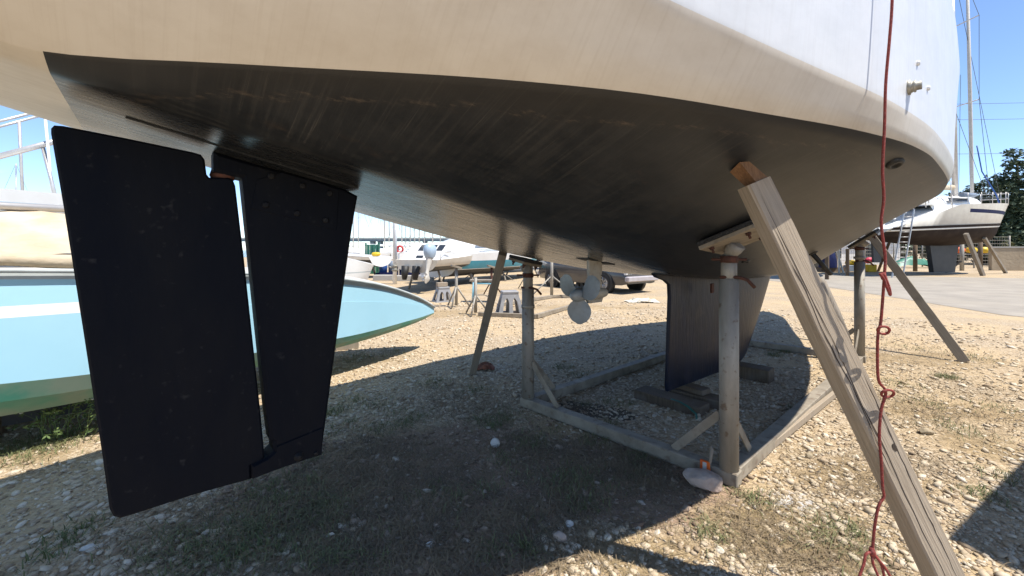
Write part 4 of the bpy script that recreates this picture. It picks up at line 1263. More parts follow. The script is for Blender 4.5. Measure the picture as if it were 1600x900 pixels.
# ---- white cruiser behind it, with alloy spars
ang_w = math.atan2(.692, .722) + .05
wc_loc = Vector((-9.4, 2.4, 0)); X_ = xf(wc_loc, ang_w)
wcr = thing('cruising_boat', 'white boat with pale blue stripe and alloy spars beyond the blue keelboat', 'boat', wc_loc, ang_w)
mb, dk, hf_ = loft_hull(6.6, 2.3, lambda u: 2.06 + .10 * (1 - u), lambda u: .75 + .5 * u * u, 1.25, (M['white_plain'], M['black_bottom'], M['white_plain']), band=(1.86, 1.95, M['sky_blue']))
mb.build('hull', None, wcr); dk.build('deck', None, wcr)
def spar_between(pa, pb, r, parent, name, mat='alloy', inv=None):
    q = MB(); q.use(M[mat], True); q.tube([inv(pa), inv(pb)], r, 8); return q.build(name, None, parent)
def inv_xf(loc, ang):
    m = (Matrix.Translation(loc) @ Matrix.Rotation(ang, 4, 'Z')).inverted(); return lambda p: m @ Vector(p)
iw = inv_xf(wc_loc, ang_w)
for (a, b, r_) in (((-90, 212), (60, 174), .020), ((-90, 222), (62, 181), .018), ((-90, 268), (120, 212), .042)):
    spar_between(at(*a, 5.6), at(*b, 6.2), r_, wcr, 'spar', 'alloy', iw)
spar_between(at(70, 176, 6.0), at(84, 330, 6.0), .016, wcr, 'backstay_post', 'white_paint', iw)
spar_between(at(66, 226, 6.05), at(90, 320, 5.9), .022, wcr, 'strut', 'alloy', iw)
for xa, ya, za in ((-60, 205, 5.65), (-60, 259, 5.72), (30, 190, 6.05)):
    b_ = at(xa, ya, za); spar_between(b_, Vector((b_.x, b_.y + .05, 2.0)), .018, wcr, 'arch_leg', 'alloy', iw)
q = MB(); q.use(M['black_bottom'], False); q.box((3.3, 0, .52), (1.8, .16, 1.0), taper=1.0, bev=.02); q.build('keel', None, wcr)
for sx in (1.2, 5.0):
    for sy in (-.7, .7):
        q = MB(); q.use(M['galv'], True); q.tube([(sx, sy * 1.35, .0), (sx, sy, 1.1)], .04, 8); q.build('support_leg', None, wcr)

# ---- white dinghy-like bow close behind the blue boat
db_loc = Vector((-4.15, 6.45, 0)); ang_d = .52
dgy = thing('white_dinghy', 'white rounded dinghy hull with a mooring cleat between the skeg and the green panel', 'dinghy', db_loc, ang_d)
mb, dk, _ = loft_hull(1.9, 1.1, lambda u: 1.30 - .55 * max(0, u - .62) ** 1.2, lambda u: .35 + .35 * u ** 3, .62, (M['white_plain'], M['white_plain'], M['white_plain']), bow_rake=.2, band=(1.0, 1.02, M['rubrail']))
mb.build('hull', None, dgy); dk.build('deck', None, dgy)
q = MB(); q.use(M['galv'], True); q.tube([(1.35, -.36, 1.16), (1.35, -.40, 1.22), (1.5, -.34, 1.22), (1.5, -.30, 1.14)], .018, 6); q.build('cleat', None, dgy)
for sx in (.4, 1.3):
    q = MB(); q.use(M['timber_dark'], False); q.box((sx, 0, .19), (.2, .7, .38), bev=.01); q.build('chock', None, dgy)

# ---- motor boat with an outboard
mo_loc = ground_at(650, 456); ang_m = R(74)
mob = thing('motorboat', 'white cabin motorboat with silver blue outboard motor on its stern', 'motorboat', mo_loc, ang_m)
mb, dk, _ = loft_hull(5.6, 1.75, lambda u: 1.06 + .22 * u, lambda u: .62 + .3 * u ** 3, .84, (M['cream'], M['black_bottom'], M['white_plain']), stern=.9, bow_rake=.5)
mb.build('hull', None, mob); dk.build('deck', None, mob)
q = MB(); q.use(M['white_plain'], False)
q.grid([[(.35, y, 1.03), (.65, y * .95, 1.30), (1.15, y * .86, 1.63), (2.6, y * .82, 1.66), (3.6, y * .7, 1.30), (4.2, y * .5, 1.22)] for y in (-.78, -.5, 0, .5, .78)], False)
for y in (-.78, .78):
    q.add([(.35, y, 1.03), (.65, y * .95, 1.30), (1.15, y * .86, 1.63), (2.6, y * .82, 1.66), (3.6, y * .7, 1.30), (4.2, y * .5, 1.22), (4.2, y * .5, 1.0)], [(0, 1, 2, 3, 4, 5, 6)])
cab = q.build('cabin', None, mob)
for y0, y1 in ((-.60, -.36), (-.30, -.02), (.06, .34)):
    q = MB(); q.use(M['glass'], False)
    q.add([(.74, y0, 1.36), (.74, y1, 1.36), (1.04, y1, 1.56), (1.04, y0, 1.56)], [(0, 1, 2, 3)])
    q2 = q.build('window', None, None); q2.data.transform(Matrix.Translation((-.012, 0, .010))); q2.parent = cab
q = MB(); q.use(M['glass'], False); q.box((.47, .12, 1.16), (.02, .26, .10), Matrix.Rotation(R(48), 3, 'Y')); q2 = q.build('companionway', None, None); q2.parent = cab
def outboard(parent, y, x0=-.25, scale=1.0, tilt=0.0, zt=1.15, mats=('cowl', 'engine_leg')):
    T_ = Matrix.Translation((x0, y, zt)) @ Matrix.Rotation(tilt, 4, 'Y') @ Matrix.Scale(scale, 4)
    q = MB(); q.use(M[mats[0]], True); rws = []
    for z, a, b in ((.05, .17, .13), (.16, .27, .18), (.30, .30, .20), (.42, .28, .19), (.50, .22, .15), (.54, .10, .07)):
        rws.append([T_ @ Vector((math.cos(t) * a, math.sin(t) * b, z)) for t in np.linspace(0, 2 * math.pi, 15)])
    q.grid(rws, True); q.add(rws[-1][:-1], [tuple(range(14))]); o = q.build('outboard_motor', None, parent)
    q = MB(); q.use(M[mats[1]], True)
    rws = [[T_ @ Vector((math.cos(t) * a + dx, math.sin(t) * b, z)) for t in np.linspace(0, 2 * math.pi, 13)] for z, a, b, dx in ((.08, .16, .11, 0), (-.12, .13, .09, 0), (-.38, .08, .05, -.02), (-.55, .12, .06, -.02), (-.62, .20, .07, 0), (-.70, .17, .05, 0), (-.82, .05, .012, -.04))]
    q.grid(rws, True); q2 = q.build('motor_leg', None, None); q2.parent = o
    q = MB(); q.use(M['alloy'], True); q.tube([T_ @ Vector((-.20, 0, -.62)), T_ @ Vector((-.30, 0, -.62))], .06 * scale, 8)
    for a in (0, 2.1, 4.2):
        q.add([T_ @ Vector((-.23, 0, -.62)), T_ @ Vector((-.27, math.cos(a) * .15, -.62 + math.sin(a) * .15)), T_ @ Vector((-.24, math.cos(a + .7) * .15, -.62 + math.sin(a + .7) * .15))], [(0, 1, 2)])
    q2 = q.build('screw', None, None); q2.parent = o
    return o
outboard(mob, -.62, -.28, .95, R(14), 1.08)
for y in (.35, -.05):
    q = MB(); q.use(M['black'], True); q.tube([(-.08, y, .85), (-.12, y, .62), (-.14, y, .40)], [.13, .12, .07], 10); q.build('stern_drive', None, mob)
q = MB(); q.use(M['alloy'], True)
for y in (-.8, .8): q.tube([(.2, y, 1.05), (.2, y, 1.30), (1.0, y, 1.34)], .014, 6)
q.build('rail', None, mob)
for sx in (.7, 3.4):
    for sy in (-.45, .45):
        q = MB(); q.use(M['steel_beam'], True); q.tube([(sx, sy * 1.5, 0), (sx, sy, .75)], .04, 8); q.build('support_leg', None, mob)

# ---- larger motor cruiser with teal band
mc_loc = ground_at(672, 446); mc_loc = Vector((-3.05, 16.2, 0)); ang_c = R(55)
mcr = thing('motor_cruiser', 'white motor cruiser with teal band and grey swoosh propped behind the dark baulk', 'motor cruiser', mc_loc, ang_c)
mb, dk, _ = loft_hull(8.0, 2.7, lambda u: 1.22 + .30 * u, lambda u: .30 + .5 * u ** 3, .62, (M['white_plain'], M['black_bottom'], M['white_plain']), stern=.9, band=(.63, .96, M['teal']), bow_rake=1.0)
mb.build('hull', None, mcr); dk.build('deck', None, mcr)
q = MB(); q.use(M['white_plain'], True); rws = []
for x, w_, h_ in ((.5, .9, .15), (1.2, 1.0, .55), (2.4, 1.02, .85), (3.6, .98, .88), (4.8, .85, .62), (6.0, .6, .34), (7.0, .3, .12)):
    z0 = 1.20 + .30 * x / 8
    rws.append([(x, -w_, z0 - .02), (x, -w_ * .93, z0 + h_ * .6), (x, -w_ * .7, z0 + h_ * .95), (x, 0, z0 + h_), (x, w_ * .7, z0 + h_ * .95), (x, w_ * .93, z0 + h_ * .6), (x, w_, z0 - .02)])
q.grid(rws, True); sup = q.build('superstructure', None, mcr)
q = MB(); q.use(M['rubrail'], False); q.grid([[(1.5, -1.035, 1.42), (2.6, -1.035, 1.46), (3.4, -1.01, 1.66), (4.6, -.89, 1.62)], [(1.5, -1.035, 1.36), (2.7, -1.04, 1.38), (3.5, -1.02, 1.50), (4.7, -.90, 1.52)]], True); q2 = q.build('swoosh', None, None); q2.parent = sup
q = MB(); q.use(M['crate_blue'], False); q.add([(1.25, -1.0, 1.52), (2.2, -1.03, 1.55), (2.3, -.97, 1.78), (1.5, -.96, 1.74)], [(0, 1, 2, 3)]); q2 = q.build('side_window', None, None); q2.parent = sup
for sx in (1.2, 3.4, 6.2):
    for sy in (-.8, .8):
        q = MB(); q.use(M['galv'], True); q.tube([(sx, sy * 1.25, 0), (sx, sy * .9, .62)], .045, 8)
        q.tube([(sx - .3, sy * 1.5, .02), (sx, sy * 1.15, .3), (sx + .3, sy * 1.5, .02)], .02, 6); q.build('support_stand', None, mcr)

# ---- white pole with a winch
lp = ground_at(617, 444)
pole = thing('white_pole', 'white mast pole with a winch drum standing between the dinghy and the motorboat', 'pole', lp)
q = MB(); q.use(M['white_paint'], True); q.tube([lp, lp + Vector((0, 0, 5.2))], [.085, .075], 12); q.build('shaft', None, pole)
q = MB(); q.use(M['bronze'], True); q.lathe([(.09, .52), (.14, .56), (.10, .62), (.10, .70), (.14, .76), (.09, .78)], 12, Matrix.Translation(lp)); q.build('winch_drum', None, pole)
q = MB(); q.use(M['bronze'], True); q.tube([lp + Vector((-.1, -.08, .66)), lp + Vector((-.2, -.12, .72))], .03, 6); q.build('winch_handle', None, pole)

# ---- grey plastic hull stands
def plastic_stand(px, py, w, h, yaw, label, cap=None, group='grey plastic hull stands'):
    c = ground_at(px, py); t = thing('hull_stand', label, 'hull stand', c, yaw, group)
    q = MB(); q.use(M['plastic_grey'], False); wt = w * .60; dt = w * .46; db = w * .80
    q.box((0, 0, h - .03), (wt + .02, dt + .02, .06), bev=.012)
    def wall(p0, p1, t0, t1, n_open):
        """sloping side from foot line p0-p1 to top line t0-t1 with arched openings"""
        p0, p1, t0, t1 = (Vector(v) for v in (p0, p1, t0, t1))
        P = lambda u, v: p0.lerp(p1, u).lerp(t0.lerp(t1, u), v)
        nrm = (p1 - p0).cross(t0 - p0).normalized() * .035
        k = .16 if n_open == 2 else .2
        ow = (1 - k * (n_open + 1)) / n_open
        for i in range(n_open + 1):
            u0 = i * (k + ow); u1 = u0 + k
            q.prism([P(u0, 0), P(u1, 0), P(u1, 1), P(u0, 1)], nrm)
        for i in range(n_open):
            u0 = k + i * (k + ow); u1 = u0 + ow
            q.prism([P(u0, 0), P(u1, 0), P(u1, .12), P(u0, .12)], nrm)
            arc = [P(u0 + ow * j / 6, .60 + .20 * math.sin(math.pi * j / 6)) for j in range(7)]
            for j in range(6):
                ua, ub = u0 + ow * j / 6, u0 + ow * (j + 1) / 6
                q.prism([arc[j], arc[j + 1], P(ub, 1), P(ua, 1)], nrm)
    B = [(-w / 2, -db / 2, 0), (w / 2, -db / 2, 0), (w / 2, db / 2, 0), (-w / 2, db / 2, 0)]
    T = [(-wt / 2, -dt / 2, h - .05), (wt / 2, -dt / 2, h - .05), (wt / 2, dt / 2, h - .05), (-wt / 2, dt / 2, h - .05)]
    wall(B[1], B[0], T[1], T[0], 2); wall(B[3], B[2], T[3], T[2], 2); wall(B[2], B[1], T[2], T[1], 1); wall(B[0], B[3], T[0], T[3], 1)
    q.build('frame', None, t)
    if cap:
        q = MB(); q.use(M['timber'], False); q.box((-.03, 0, h + .06), (wt * .95, wt * .5, .11), bev=.006); q.build('wood_cap', None, t)
    return t
plastic_stand(692, 471, .50, .40, .5, 'grey plastic hull stand topped by a wooden block', True)
plastic_stand(796, 492, .56, .52, .2, 'grey plastic hull stand with no block, just behind the dark baulk')
plastic_stand(905, 449, .5, .42, .4, 'grey plastic hull stand seen behind the propeller')

# ---- steel jack stands and bare cradles
def jack(px, py, h, label, w=.3, mat='galv', yaw=0.3, head=True):
    c = ground_at(px, py); t = thing('jack_stand', label, 'jack stand', c, yaw, 'steel jack stands in the yard')
    q = MB(); q.use(M[mat], True); q.tube([(0, 0, .05), (0, 0, h)], .036, 10); q.build('post', None, t)
    for a in (0, 2.1, 4.2):
        q = MB(); q.use(M[mat], True); q.tube([(0, 0, h * .55), (math.cos(a) * w, math.sin(a) * w, .02)], .02, 6); q.build('leg', None, t)
    if head:
        q = MB(); q.use(M['plywood'], False); q.box((0, 0, h + .03), (.26, .2, .05), Matrix.Rotation(.3, 3, 'Y'), bev=.004); q.build('head_pad', None, t)
    return t
jack(743, 492, .80, 'bare steel jack stand left of the dark baulk', .3, head=False)
jack(713, 480, .95, 'jack stand with pale pad beside the wooden topped hull stand', .32)
jack(768, 462, .85, 'rusty jack stand under the teal band of the motor cruiser', .34, 'rust')
jack(820, 452, .8, 'short jack stand left of the round cradle post', .3, head=False)
tre = thing('trestle', 'light blue metal trestle between the two steel jack stands', 'trestle', ground_at(755, 472))
q = MB(); q.use(M['cyan'], True); c = ground_at(755, 472)
for sx in (-.25, .25):
    for sy in (-.15, .15): q.tube([c + Vector((sx * 1.1, sy * 1.3, 0)), c + Vector((sx, sy, .55))], .016, 6)
q.tube([c + Vector((-.27, -.15, .5)), c + Vector((.27, -.15, .5))], .016, 6); q.tube([c + Vector((-.27, .15, .5)), c + Vector((.27, .15, .5))], .016, 6)
q.build('frame', None, tre); q = MB(); q.use(M['timber_grey'], False); q.box(c + Vector((0, 0, .58)), (.7, .34, .045), bev=.004); q.build('top_board', None, tre)
ec_a, ec_b, ec_c = ground_at(862, 466), ground_at(930, 463), ground_at(800, 503)
ec = thing('bare_cradle', 'bare pale steel cradle standing empty beyond the propeller', 'boat cradle', ec_a)
for a, b in ((ec_a, ec_b), (ec_a, ground_at(778, 480)), (ground_at(838, 498), ground_at(918, 474)), (ground_at(748, 494), ground_at(838, 498))):
    q = MB(); q.use(M['steel_beam'], False); q.bar(a + Vector((0, 0, .05)), b + Vector((0, 0, .05)), .08, .08); q.build('beam', None, ec)
q = MB(); q.use(M['galv'], True); q.tube([ec_a + Vector((0, 0, .09)), ec_a + Vector((0, 0, 1.3))], .045, 10); q.build('post', None, ec)
for d in (Vector((.7, 0, 0)), Vector((-.6, -.3, 0))):
    q = MB(); q.use(M['galv'], True); q.tube([ec_a + Vector((0, 0, .65)), ec_a + d + Vector((0, 0, .09))], .018, 6); q.build('brace', None, ec)

# ---- crumpled sheet on the gravel
cs = thing('crumpled_sheet', 'crumpled white plastic sheet lying on the sunlit gravel right of the propeller', 'plastic sheet', ground_at(1003, 472))
q = MB(); q.use(M['plastic_sheet'], True); r_ = random.Random(9); c = ground_at(1003, 472); rws = []
for i in range(12):
    rws.append([c + Vector(((i / 11 - .5) * .85 + r_.uniform(-.03, .03), (j / 7 - .5) * .42 + r_.uniform(-.03, .03), .01 + max(0, 1 - (abs(i - 5.5) / 6) ** 2) * max(0, 1 - (abs(j - 3.5) / 4) ** 2) * r_.uniform(.02, .17))) for j in range(8)])
q.grid(rws, False); q.build('sheet', None, cs)

# ---- parked car seen under the hull
FLw = Vector((3.02, 13.35, 0)); hd = Vector((.58, -.815, 0)).normalized(); ang_k = math.atan2(hd.y, hd.x)
lat = Vector((-hd.y, hd.x, 0))                      # towards the car's left
car_o = FLw - hd * 1.28 - (-lat) * 0 + lat * .80
car = thing('parked_car', 'dark grey car parked on the gravel beyond the propeller, seen under the hull', 'car', car_o, ang_k)
q = MB(); q.use(M['car_paint'], True); rws = []
prof = [(-2.15, .34, .62, .74), (-2.1, .30, .95, .80), (-1.5, .27, 1.02, .84), (-.6, .25, 1.0, .86), (.5, .25, .98, .86), (1.2, .25, .95, .85), (1.9, .27, .82, .80), (2.12, .32, .70, .72)]
for x, z0, z1, w_ in prof:
    rws.append([(x, -w_ * .92, z0), (x, -w_, z0 + .18), (x, -w_, z1 - .18), (x, -w_ * .93, z1), (x, 0, z1 + .03), (x, w_ * .93, z1), (x, w_, z1 - .18), (x, w_, z0 + .18), (x, w_ * .92, z0)])
q.grid(rws, True); q.use(M['car_paint'], False); q.add(rws[0], [tuple(range(9))]); q.add(rws[-1], [tuple(range(9))]); q.build('body', None, car)
q = MB(); q.use(M['glass'], True); rws = []
for x, z1, w_ in ((-1.9, 1.0, .76), (-1.35, 1.42, .66), (-.2, 1.5, .66), (.4, 1.45, .65), (1.15, 1.0, .76)):
    rws.append([(x, -.78, .97), (x, -w_, z1), (x, w_, z1), (x, .78, .97)])
q.grid(rws, False); q.build('window', None, car)
q = MB(); q.use(M['car_paint'], False); q.grid([[(-1.4, -.67, 1.44), (-1.4, .67, 1.44)], [(-.2, -.67, 1.52), (-.2, .67, 1.52)], [(.4, -.66, 1.47), (.4, .66, 1.47)]], True); q.build('roof', None, car)
for x in (2.1, -2.12):
    q = MB(); q.use(M['car_trim'], False); q.box((x + .04 * (1 if x > 0 else -1), 0, .47), (.16, 1.56, .17), bev=.03); q.build('bumper', None, car)
for y in (-.6, .6):
    q = MB(); q.use(M['white_paint'], False); q.box((2.06, y, .66), (.12, .3, .12), bev=.02); q.build('headlight', None, car)
for x in (1.28, -1.28):
    for y in (-.79, .79):
        m = Matrix.Translation((x, y, .31)) @ Matrix.Rotation(R(90), 4, 'X')
        q = MB(); q.use(M['black'], True); q.lathe([(.37, -.085), (.37, .085)], 20, m); q.build('wheel_arch', None, car)
        q = MB(); q.use(M['tyre'], True); q.lathe([(.20, -.1), (.29, -.105), (.31, -.07), (.31, .07), (.29, .105), (.20, .1)], 20, m); o = q.build('wheel', None, car)
        q = MB(); q.use(M['rim'], True); sgn = 1 if y < 0 else -1
        q.lathe([(.05, .09 * sgn), (.20, .085 * sgn), (.205, .1 * sgn)], 14, m)
        for a in range(8):
            t = a * math.pi / 4; q.box(m @ Vector((math.cos(t) * .12, math.sin(t) * .12, .098 * sgn)), (.16, .02, .03), m.to_3x3() @ Matrix.Rotation(t, 3, 'Z'))
        sub(q, 'rim', None, o)

# ---- green panel, blocks, far bridge and moored masts
gp_ = thing('steel_gate', 'tall green steel gate standing behind the white dinghy', 'gate', ground_at(582, 428))
c = ground_at(582, 428)
for k in range(4):
    q = MB(); q.use(M['green_steel'], False); q.box(c + Vector((-.24 + .16 * k, .03 * (k % 2), .85)), (.15, .05, 1.7), bev=.01); q.build('panel', None, gp_)
for dx in (-.38, .38):
    q = MB(); q.use(M['green_steel'], False); q.box(c + Vector((dx, 0, .9)), (.08, .08, 1.8), bev=.006); q.build('upright', None, gp_)
for i, (px, lab) in enumerate(((600, 'pale concrete block just right of the green panel'), (632, 'pale concrete block behind the white pole'), (662, 'pale concrete block beneath the motorboat stern'))):
    c = ground_at(px, 438 + (i % 2)); q = MB(); q.use(M['block'], False); q.box(c + Vector((0, 0, .12)), (.9, .35, .26), bev=.02)
    tag(q.build('concrete_block', None, None), lab, 'concrete block', 'concrete blocks near the pole')
dc = ground_at(625, 431)
dk_ = thing('blue_drum', 'row of dark blue drums standing behind the white pole', 'drums', dc)
dk_.name = 'drum_rack'; dk_['label'] = 'dark rack of blue drums standing behind the white pole'; dk_['category'] = 'drum rack'
for k in range(8):
    q = MB(); q.use(M['blue'] if k % 3 == 0 else M['crate_blue'] if k % 3 == 1 else M['navy'], True); q.lathe([(.21, 0), (.22, .3), (.21, .62)], 12, Matrix.Translation(dc + Vector((-.9 + k * .44, .2 * (k % 2), .18)))); q.build('drum', None, dk_)
q = MB(); q.use(M['navy'], False); q.box(dc + Vector((.7, .1, .09)), (3.8, .8, .16), bev=.02); q.build('rack_base', None, dk_)
br = thing('road_bridge', 'long grey road bridge on piers across the far harbour', 'bridge', (-150, 330, 0))
q = MB(); q.use(M['concrete'], False); q.box((-140, 330, 9.0), (220, 9, 2.0), bev=.2); q.build('deck', None, br)
q = MB(); q.use(M['concrete'], False); q.box((-140, 325.2, 10.5), (220, .3, .9)); q.build('parapet', None, br)
for x in (-200, -160, -112, -106, -70):
    q = MB(); q.use(M['concrete'], False); q.box((x, 330, 4.0), (3.2, 5, 8.0), bev=.1); q.build('pier', None, br)
def moored(px, Y, h, label, L=9, yaw=.4, mastr=.09):
    c = at(px, HORIZON, Y); c.z = 0
    t = thing('moored_yacht', label, 'moored yacht', c, yaw, 'yachts moored in the far harbour')
    mb, dk, _ = loft_hull(L, L * .3, lambda u: 1.0 + .25 * u, lambda u: -.2, .2, (M['white_plain'], M['navy'], M['white_plain']), n=12)
    off = Matrix.Translation((-L * .5, 0, 0))
    for m_, nm in ((mb, 'hull'), (dk, 'deck')):
        o = m_.build(nm, None, t); o.data.transform(off)
    q = MB(); q.use(M['white_plain'], False); q.box((0, 0, 1.3), (L * .35, L * .17, .5), taper=.85, bev=.05); q.build('coachroof', None, t)
    q = MB(); q.use(M['alloy'], True); q.tube([(0, 0, 1.0), (0, 0, h)], [mastr, mastr * .7], 8)
    q.tube([(0, -.9, h * .55), (0, .9, h * .55)], .03, 5); q.build('mast', None, t)
    q = MB(); q.use(M['wire'], True)
    for a, b in (((L * .45, 0, 1.2), (0, 0, h)), ((-L * .45, 0, 1.1), (0, 0, h)), ((0, L * .14, 1.1), (0, .9, h * .55)), ((0, -L * .14, 1.1), (0, -.9, h * .55)), ((0, .9, h * .55), (0, 0, h)), ((0, -.9, h * .55), (0, 0, h))): q.tube([a, b], .014, 4, False)
    q.build('rigging', None, t)
    q = MB(); q.use(M['white_paint'], True); q.tube([(-.1, 0, 2.0), (-L * .36, 0, 2.05)], .13, 8); q.build('furled_mainsail', None, t)
for i, (px, Y, h) in enumerate(((552, 62, 11), (560, 74, 13), (601, 58, 10), (608, 66, 14), (628, 60, 12), (634, 80, 13), (641, 64, 11), (648, 71, 13), (655, 62, 10), (663, 76, 12), (676, 66, 11), (688, 78, 12), (25, 60, 14))):
    moored(px, Y, h, 'distant moored yacht, ' + ('first', 'second', 'third', 'fourth', 'fifth', 'sixth', 'seventh', 'eighth', 'ninth', 'tenth', 'eleventh', 'twelfth')[i % 12] + ' mast from the left between the skeg and the far baulk' if px > 100 else 'tiny distant mast at far left above the white boat', 8 + i % 4, .3 + .35 * (i % 5))
for o in list(bpy.data.objects):
    if o.get('label') == 'tiny distant mast at far left above the white boat': o['label'] = 'distant moored yacht whose mast shows at far left above the white boat'

# ================================================================== RIGHT BACKGROUND
cy_loc = Vector((18.6, 22.0, 0)); ang_y = R(12.5); 
cy = thing('cruising_yacht', 'white cruising yacht with navy stripe, open stern and brown bottom across the road', 'sailing yacht', cy_loc, ang_y)
LY = 11.0
def c_sheer(u): return 2.45 + 1.30 * min(1, max(0, u) / .40) ** 1.1 if u < .4 else 3.75 + .34 * (u - .4) / .6
mb, dk, hfy = loft_hull(LY, 3.5, c_sheer, lambda u: 1.62 + .55 * abs(u - .5) ** 1.6 * 2.2, lambda u: 2.30 + .45 * u, (M['cream'], M['brown_bottom'], M['white_plain']), stern=.85, bow_rake=1.1, n=32, flat=.6, band=(3.36, 3.55, M['navy']), band_from=.44)  # white hull coloured cream: its shaded look is put into the paint
mb.build('hull', None, cy); dk.build('deck', None, cy)
def strip_on(u0, u1, zf, h_, mat, name, off=.012, n=16):
    for sy in (-1, 1):
        q = MB(); q.use(M[mat], True); a, b = [], []
        for i in range(n + 1):
            u = u0 + (u1 - u0) * i / n; x = LY * u; zs, zw = c_sheer(u), 2.30 + .45 * u
            z = zf(u)
            def nn(z_):
                f = max(0, min(1, (z_ - zw) / (zs - zw))); bb_ = hfy(u); bw = bb_ * (1 - .12 - .55 * .35 * max(0, (u - .5) * 2) ** 2); return bw + (bb_ - bw) * f ** .7, (0 if u < .7 else -1.1 * ((u - .7) / .3) ** 2) * (1 - f)
            n1, x1 = nn(z); n2, x2 = nn(z + h_)
            a.append((x + x1 * 1, sy * (n1 + off), z)); b.append((x + x2, sy * (n2 + off), z + h_))
        q.grid([a, b], True); q.build(name, None, cy)
strip_on(.02, .97, lambda u: 2.32 + .45 * u, .05, 'white_paint', 'boot_stripe')
strip_on(.02, .97, lambda u: 2.38 + .45 * u, .13, 'brown_bottom', 'boot_top', .010)
# scoop and cockpit
q = MB(); q.use(M['cream'], False); q.add([(1.0, -.7, 3.02), (1.0, .7, 3.02), (2.6, .9, 3.72), (2.6, -.9, 3.72)], [(0, 1, 2, 3)]); q.build('transom_panel', None, cy)  # cream as on the white hull: shaded look put into the paint
for k in range(3):
    q = MB(); q.use(M['white_plain'], False); q.box((.55 + .75 * k, 0, 2.72 + .33 * k), (.5, 1.5, .10), bev=.02); q.build('stern_step', None, cy)
q = MB(); q.use(M['white_plain'], True); rws = []
for x, w_, h_ in ((3.6, 1.1, .3), (4.4, 1.15, .55), (6.4, 1.0, .55), (7.6, .75, .35), (8.6, .4, .06)):
    z0 = c_sheer(x / LY) - .05; rws.append([(x, -w_, z0), (x, -w_ * .85, z0 + h_), (x, 0, z0 + h_ + .05), (x, w_ * .85, z0 + h_), (x, w_, z0)])
q.grid(rws, True); co = q.build('coachroof', None, cy)
for sy in (-1, 1):
    q = MB(); q.use(M['glass'], False); q.add([(4.6, sy * 1.17, 3.98), (6.2, sy * 1.06, 4.02), (6.2, sy * .98, 4.2), (4.6, sy * 1.09, 4.18)], [(0, 1, 2, 3)]); q2 = q.build('window', None, None); q2.parent = co
for y in (-.75, .75):
    q = MB(); q.use(M['white_plain'], False); q.box((3.0, y * 1.35, 3.95), (1.6, .35, .38), bev=.06); q.build('cockpit_coaming', None, cy)
    q = MB(); q.use(M['alloy'], True); q.lathe([(.11, 0), (.08, .1), (.11, .2)], 10, Matrix.Translation((3.3, y * 1.35, 4.13))); q.build('winch', None, cy)
    q = MB(); q.use(M['wire'], True); q.tube([(2.35 + .03, y * .8 + math.cos(t) * .42, 4.15 + math.sin(t) * .42) for t in np.linspace(0, 6.0, 22)], .02, 5); q.build('steering_wheel', None, cy)
    q = MB(); q.use(M['alloy'], True); q.tube([(.9, y * 1.75, 3.1), (.85, y * 1.75, 3.75), (1.6, y * 1.9, 4.0), (2.6, y * 2.0, 4.5), (3.6, y * 2.0, 4.55)], .022, 6); q.tube([(1.7, y * 1.9, 3.4), (1.7, y * 1.9, 4.02)], .02, 6); q.tube([(2.6, y * 2.0, 3.8), (2.6, y * 2.0, 4.5)], .02, 6); q.build('pushpit_rail', None, cy)
q = MB(); q.use(M['canvas'], True); q.grid([[(3.9 + .5 * t, y, 4.3 + .55 * math.sin(t * 1.57)) for t in (0, .3, .6, 1)] for y in (-.9, -.45, 0, .45, .9)], True); q.build('sprayhood', None, cy)
q = MB(); q.use(M['crate_blue'], True); q.tube([(5.4, -1.2, 4.35), (6.6, -1.05, 4.38)], .13, 8); q.build('rolled_awning', None, cy)
q = MB(); q.use(M['timber_red'], False); q.box((3.6, .15, 3.95), (.08, .6, .35), bev=.01); q.build('washboard', None, cy)
q = MB(); q.use(M['white_plain'], True); q.tube([(2.9, .75, 3.6), (2.9, .75, 4.55), (2.9, -.2, 4.62), (2.9, -.3, 3.7)], .06, 8); q.build('pushpit_arch', None, cy)
q = MB(); q.use(M['canvas'] if False else M['white_paint'], True)
q.grid([[(x, y, 5.22 + .12 * math.cos(y * 1.1) - .04 * abs(x - 3.6)) for y in np.linspace(-1.25, 1.25, 8)] for x in np.linspace(2.7, 4.7, 5)], True); q.build('bimini', None, cy)
q = MB(); q.use(M['alloy'], True)
for x in (2.8, 4.6):
    q.tube([(x, -1.25, 3.6), (x, -1.22, 5.05), (x, 0, 5.28), (x, 1.22, 5.05), (x, 1.25, 3.6)], .022, 6)
q.build('bimini_frame', None, cy)
mx_ = 7.0
q = MB(); q.use(M['alloy'], True); q.tube([(mx_, 0, 4.3), (mx_ - .1, 0, 10), (mx_ - .3, 0, 19)], [.13, .125, .10], 12); ms = q.build('mast', None, cy)
for z in (9.6, 14.2):
    q = MB(); q.use(M['alloy'], True); q.tube([(mx_ - .2, -1.15, z), (mx_ - .1, 0, z - .05), (mx_ - .2, 1.15, z)], .03, 6); q2 = q.build('spreader', None, None); q2.parent = ms
q = MB(); q.use(M['stone_pale'], True); q.tube([(8.35, 0, 4.1), (8.3, 0, 6.0), (8.15, 0, 11), (7.9, 0, 18.5)], [.07, .09, .085, .06], 10); q.build('furled_jib', None, cy)
q = MB(); q.use(M['wire'], True)
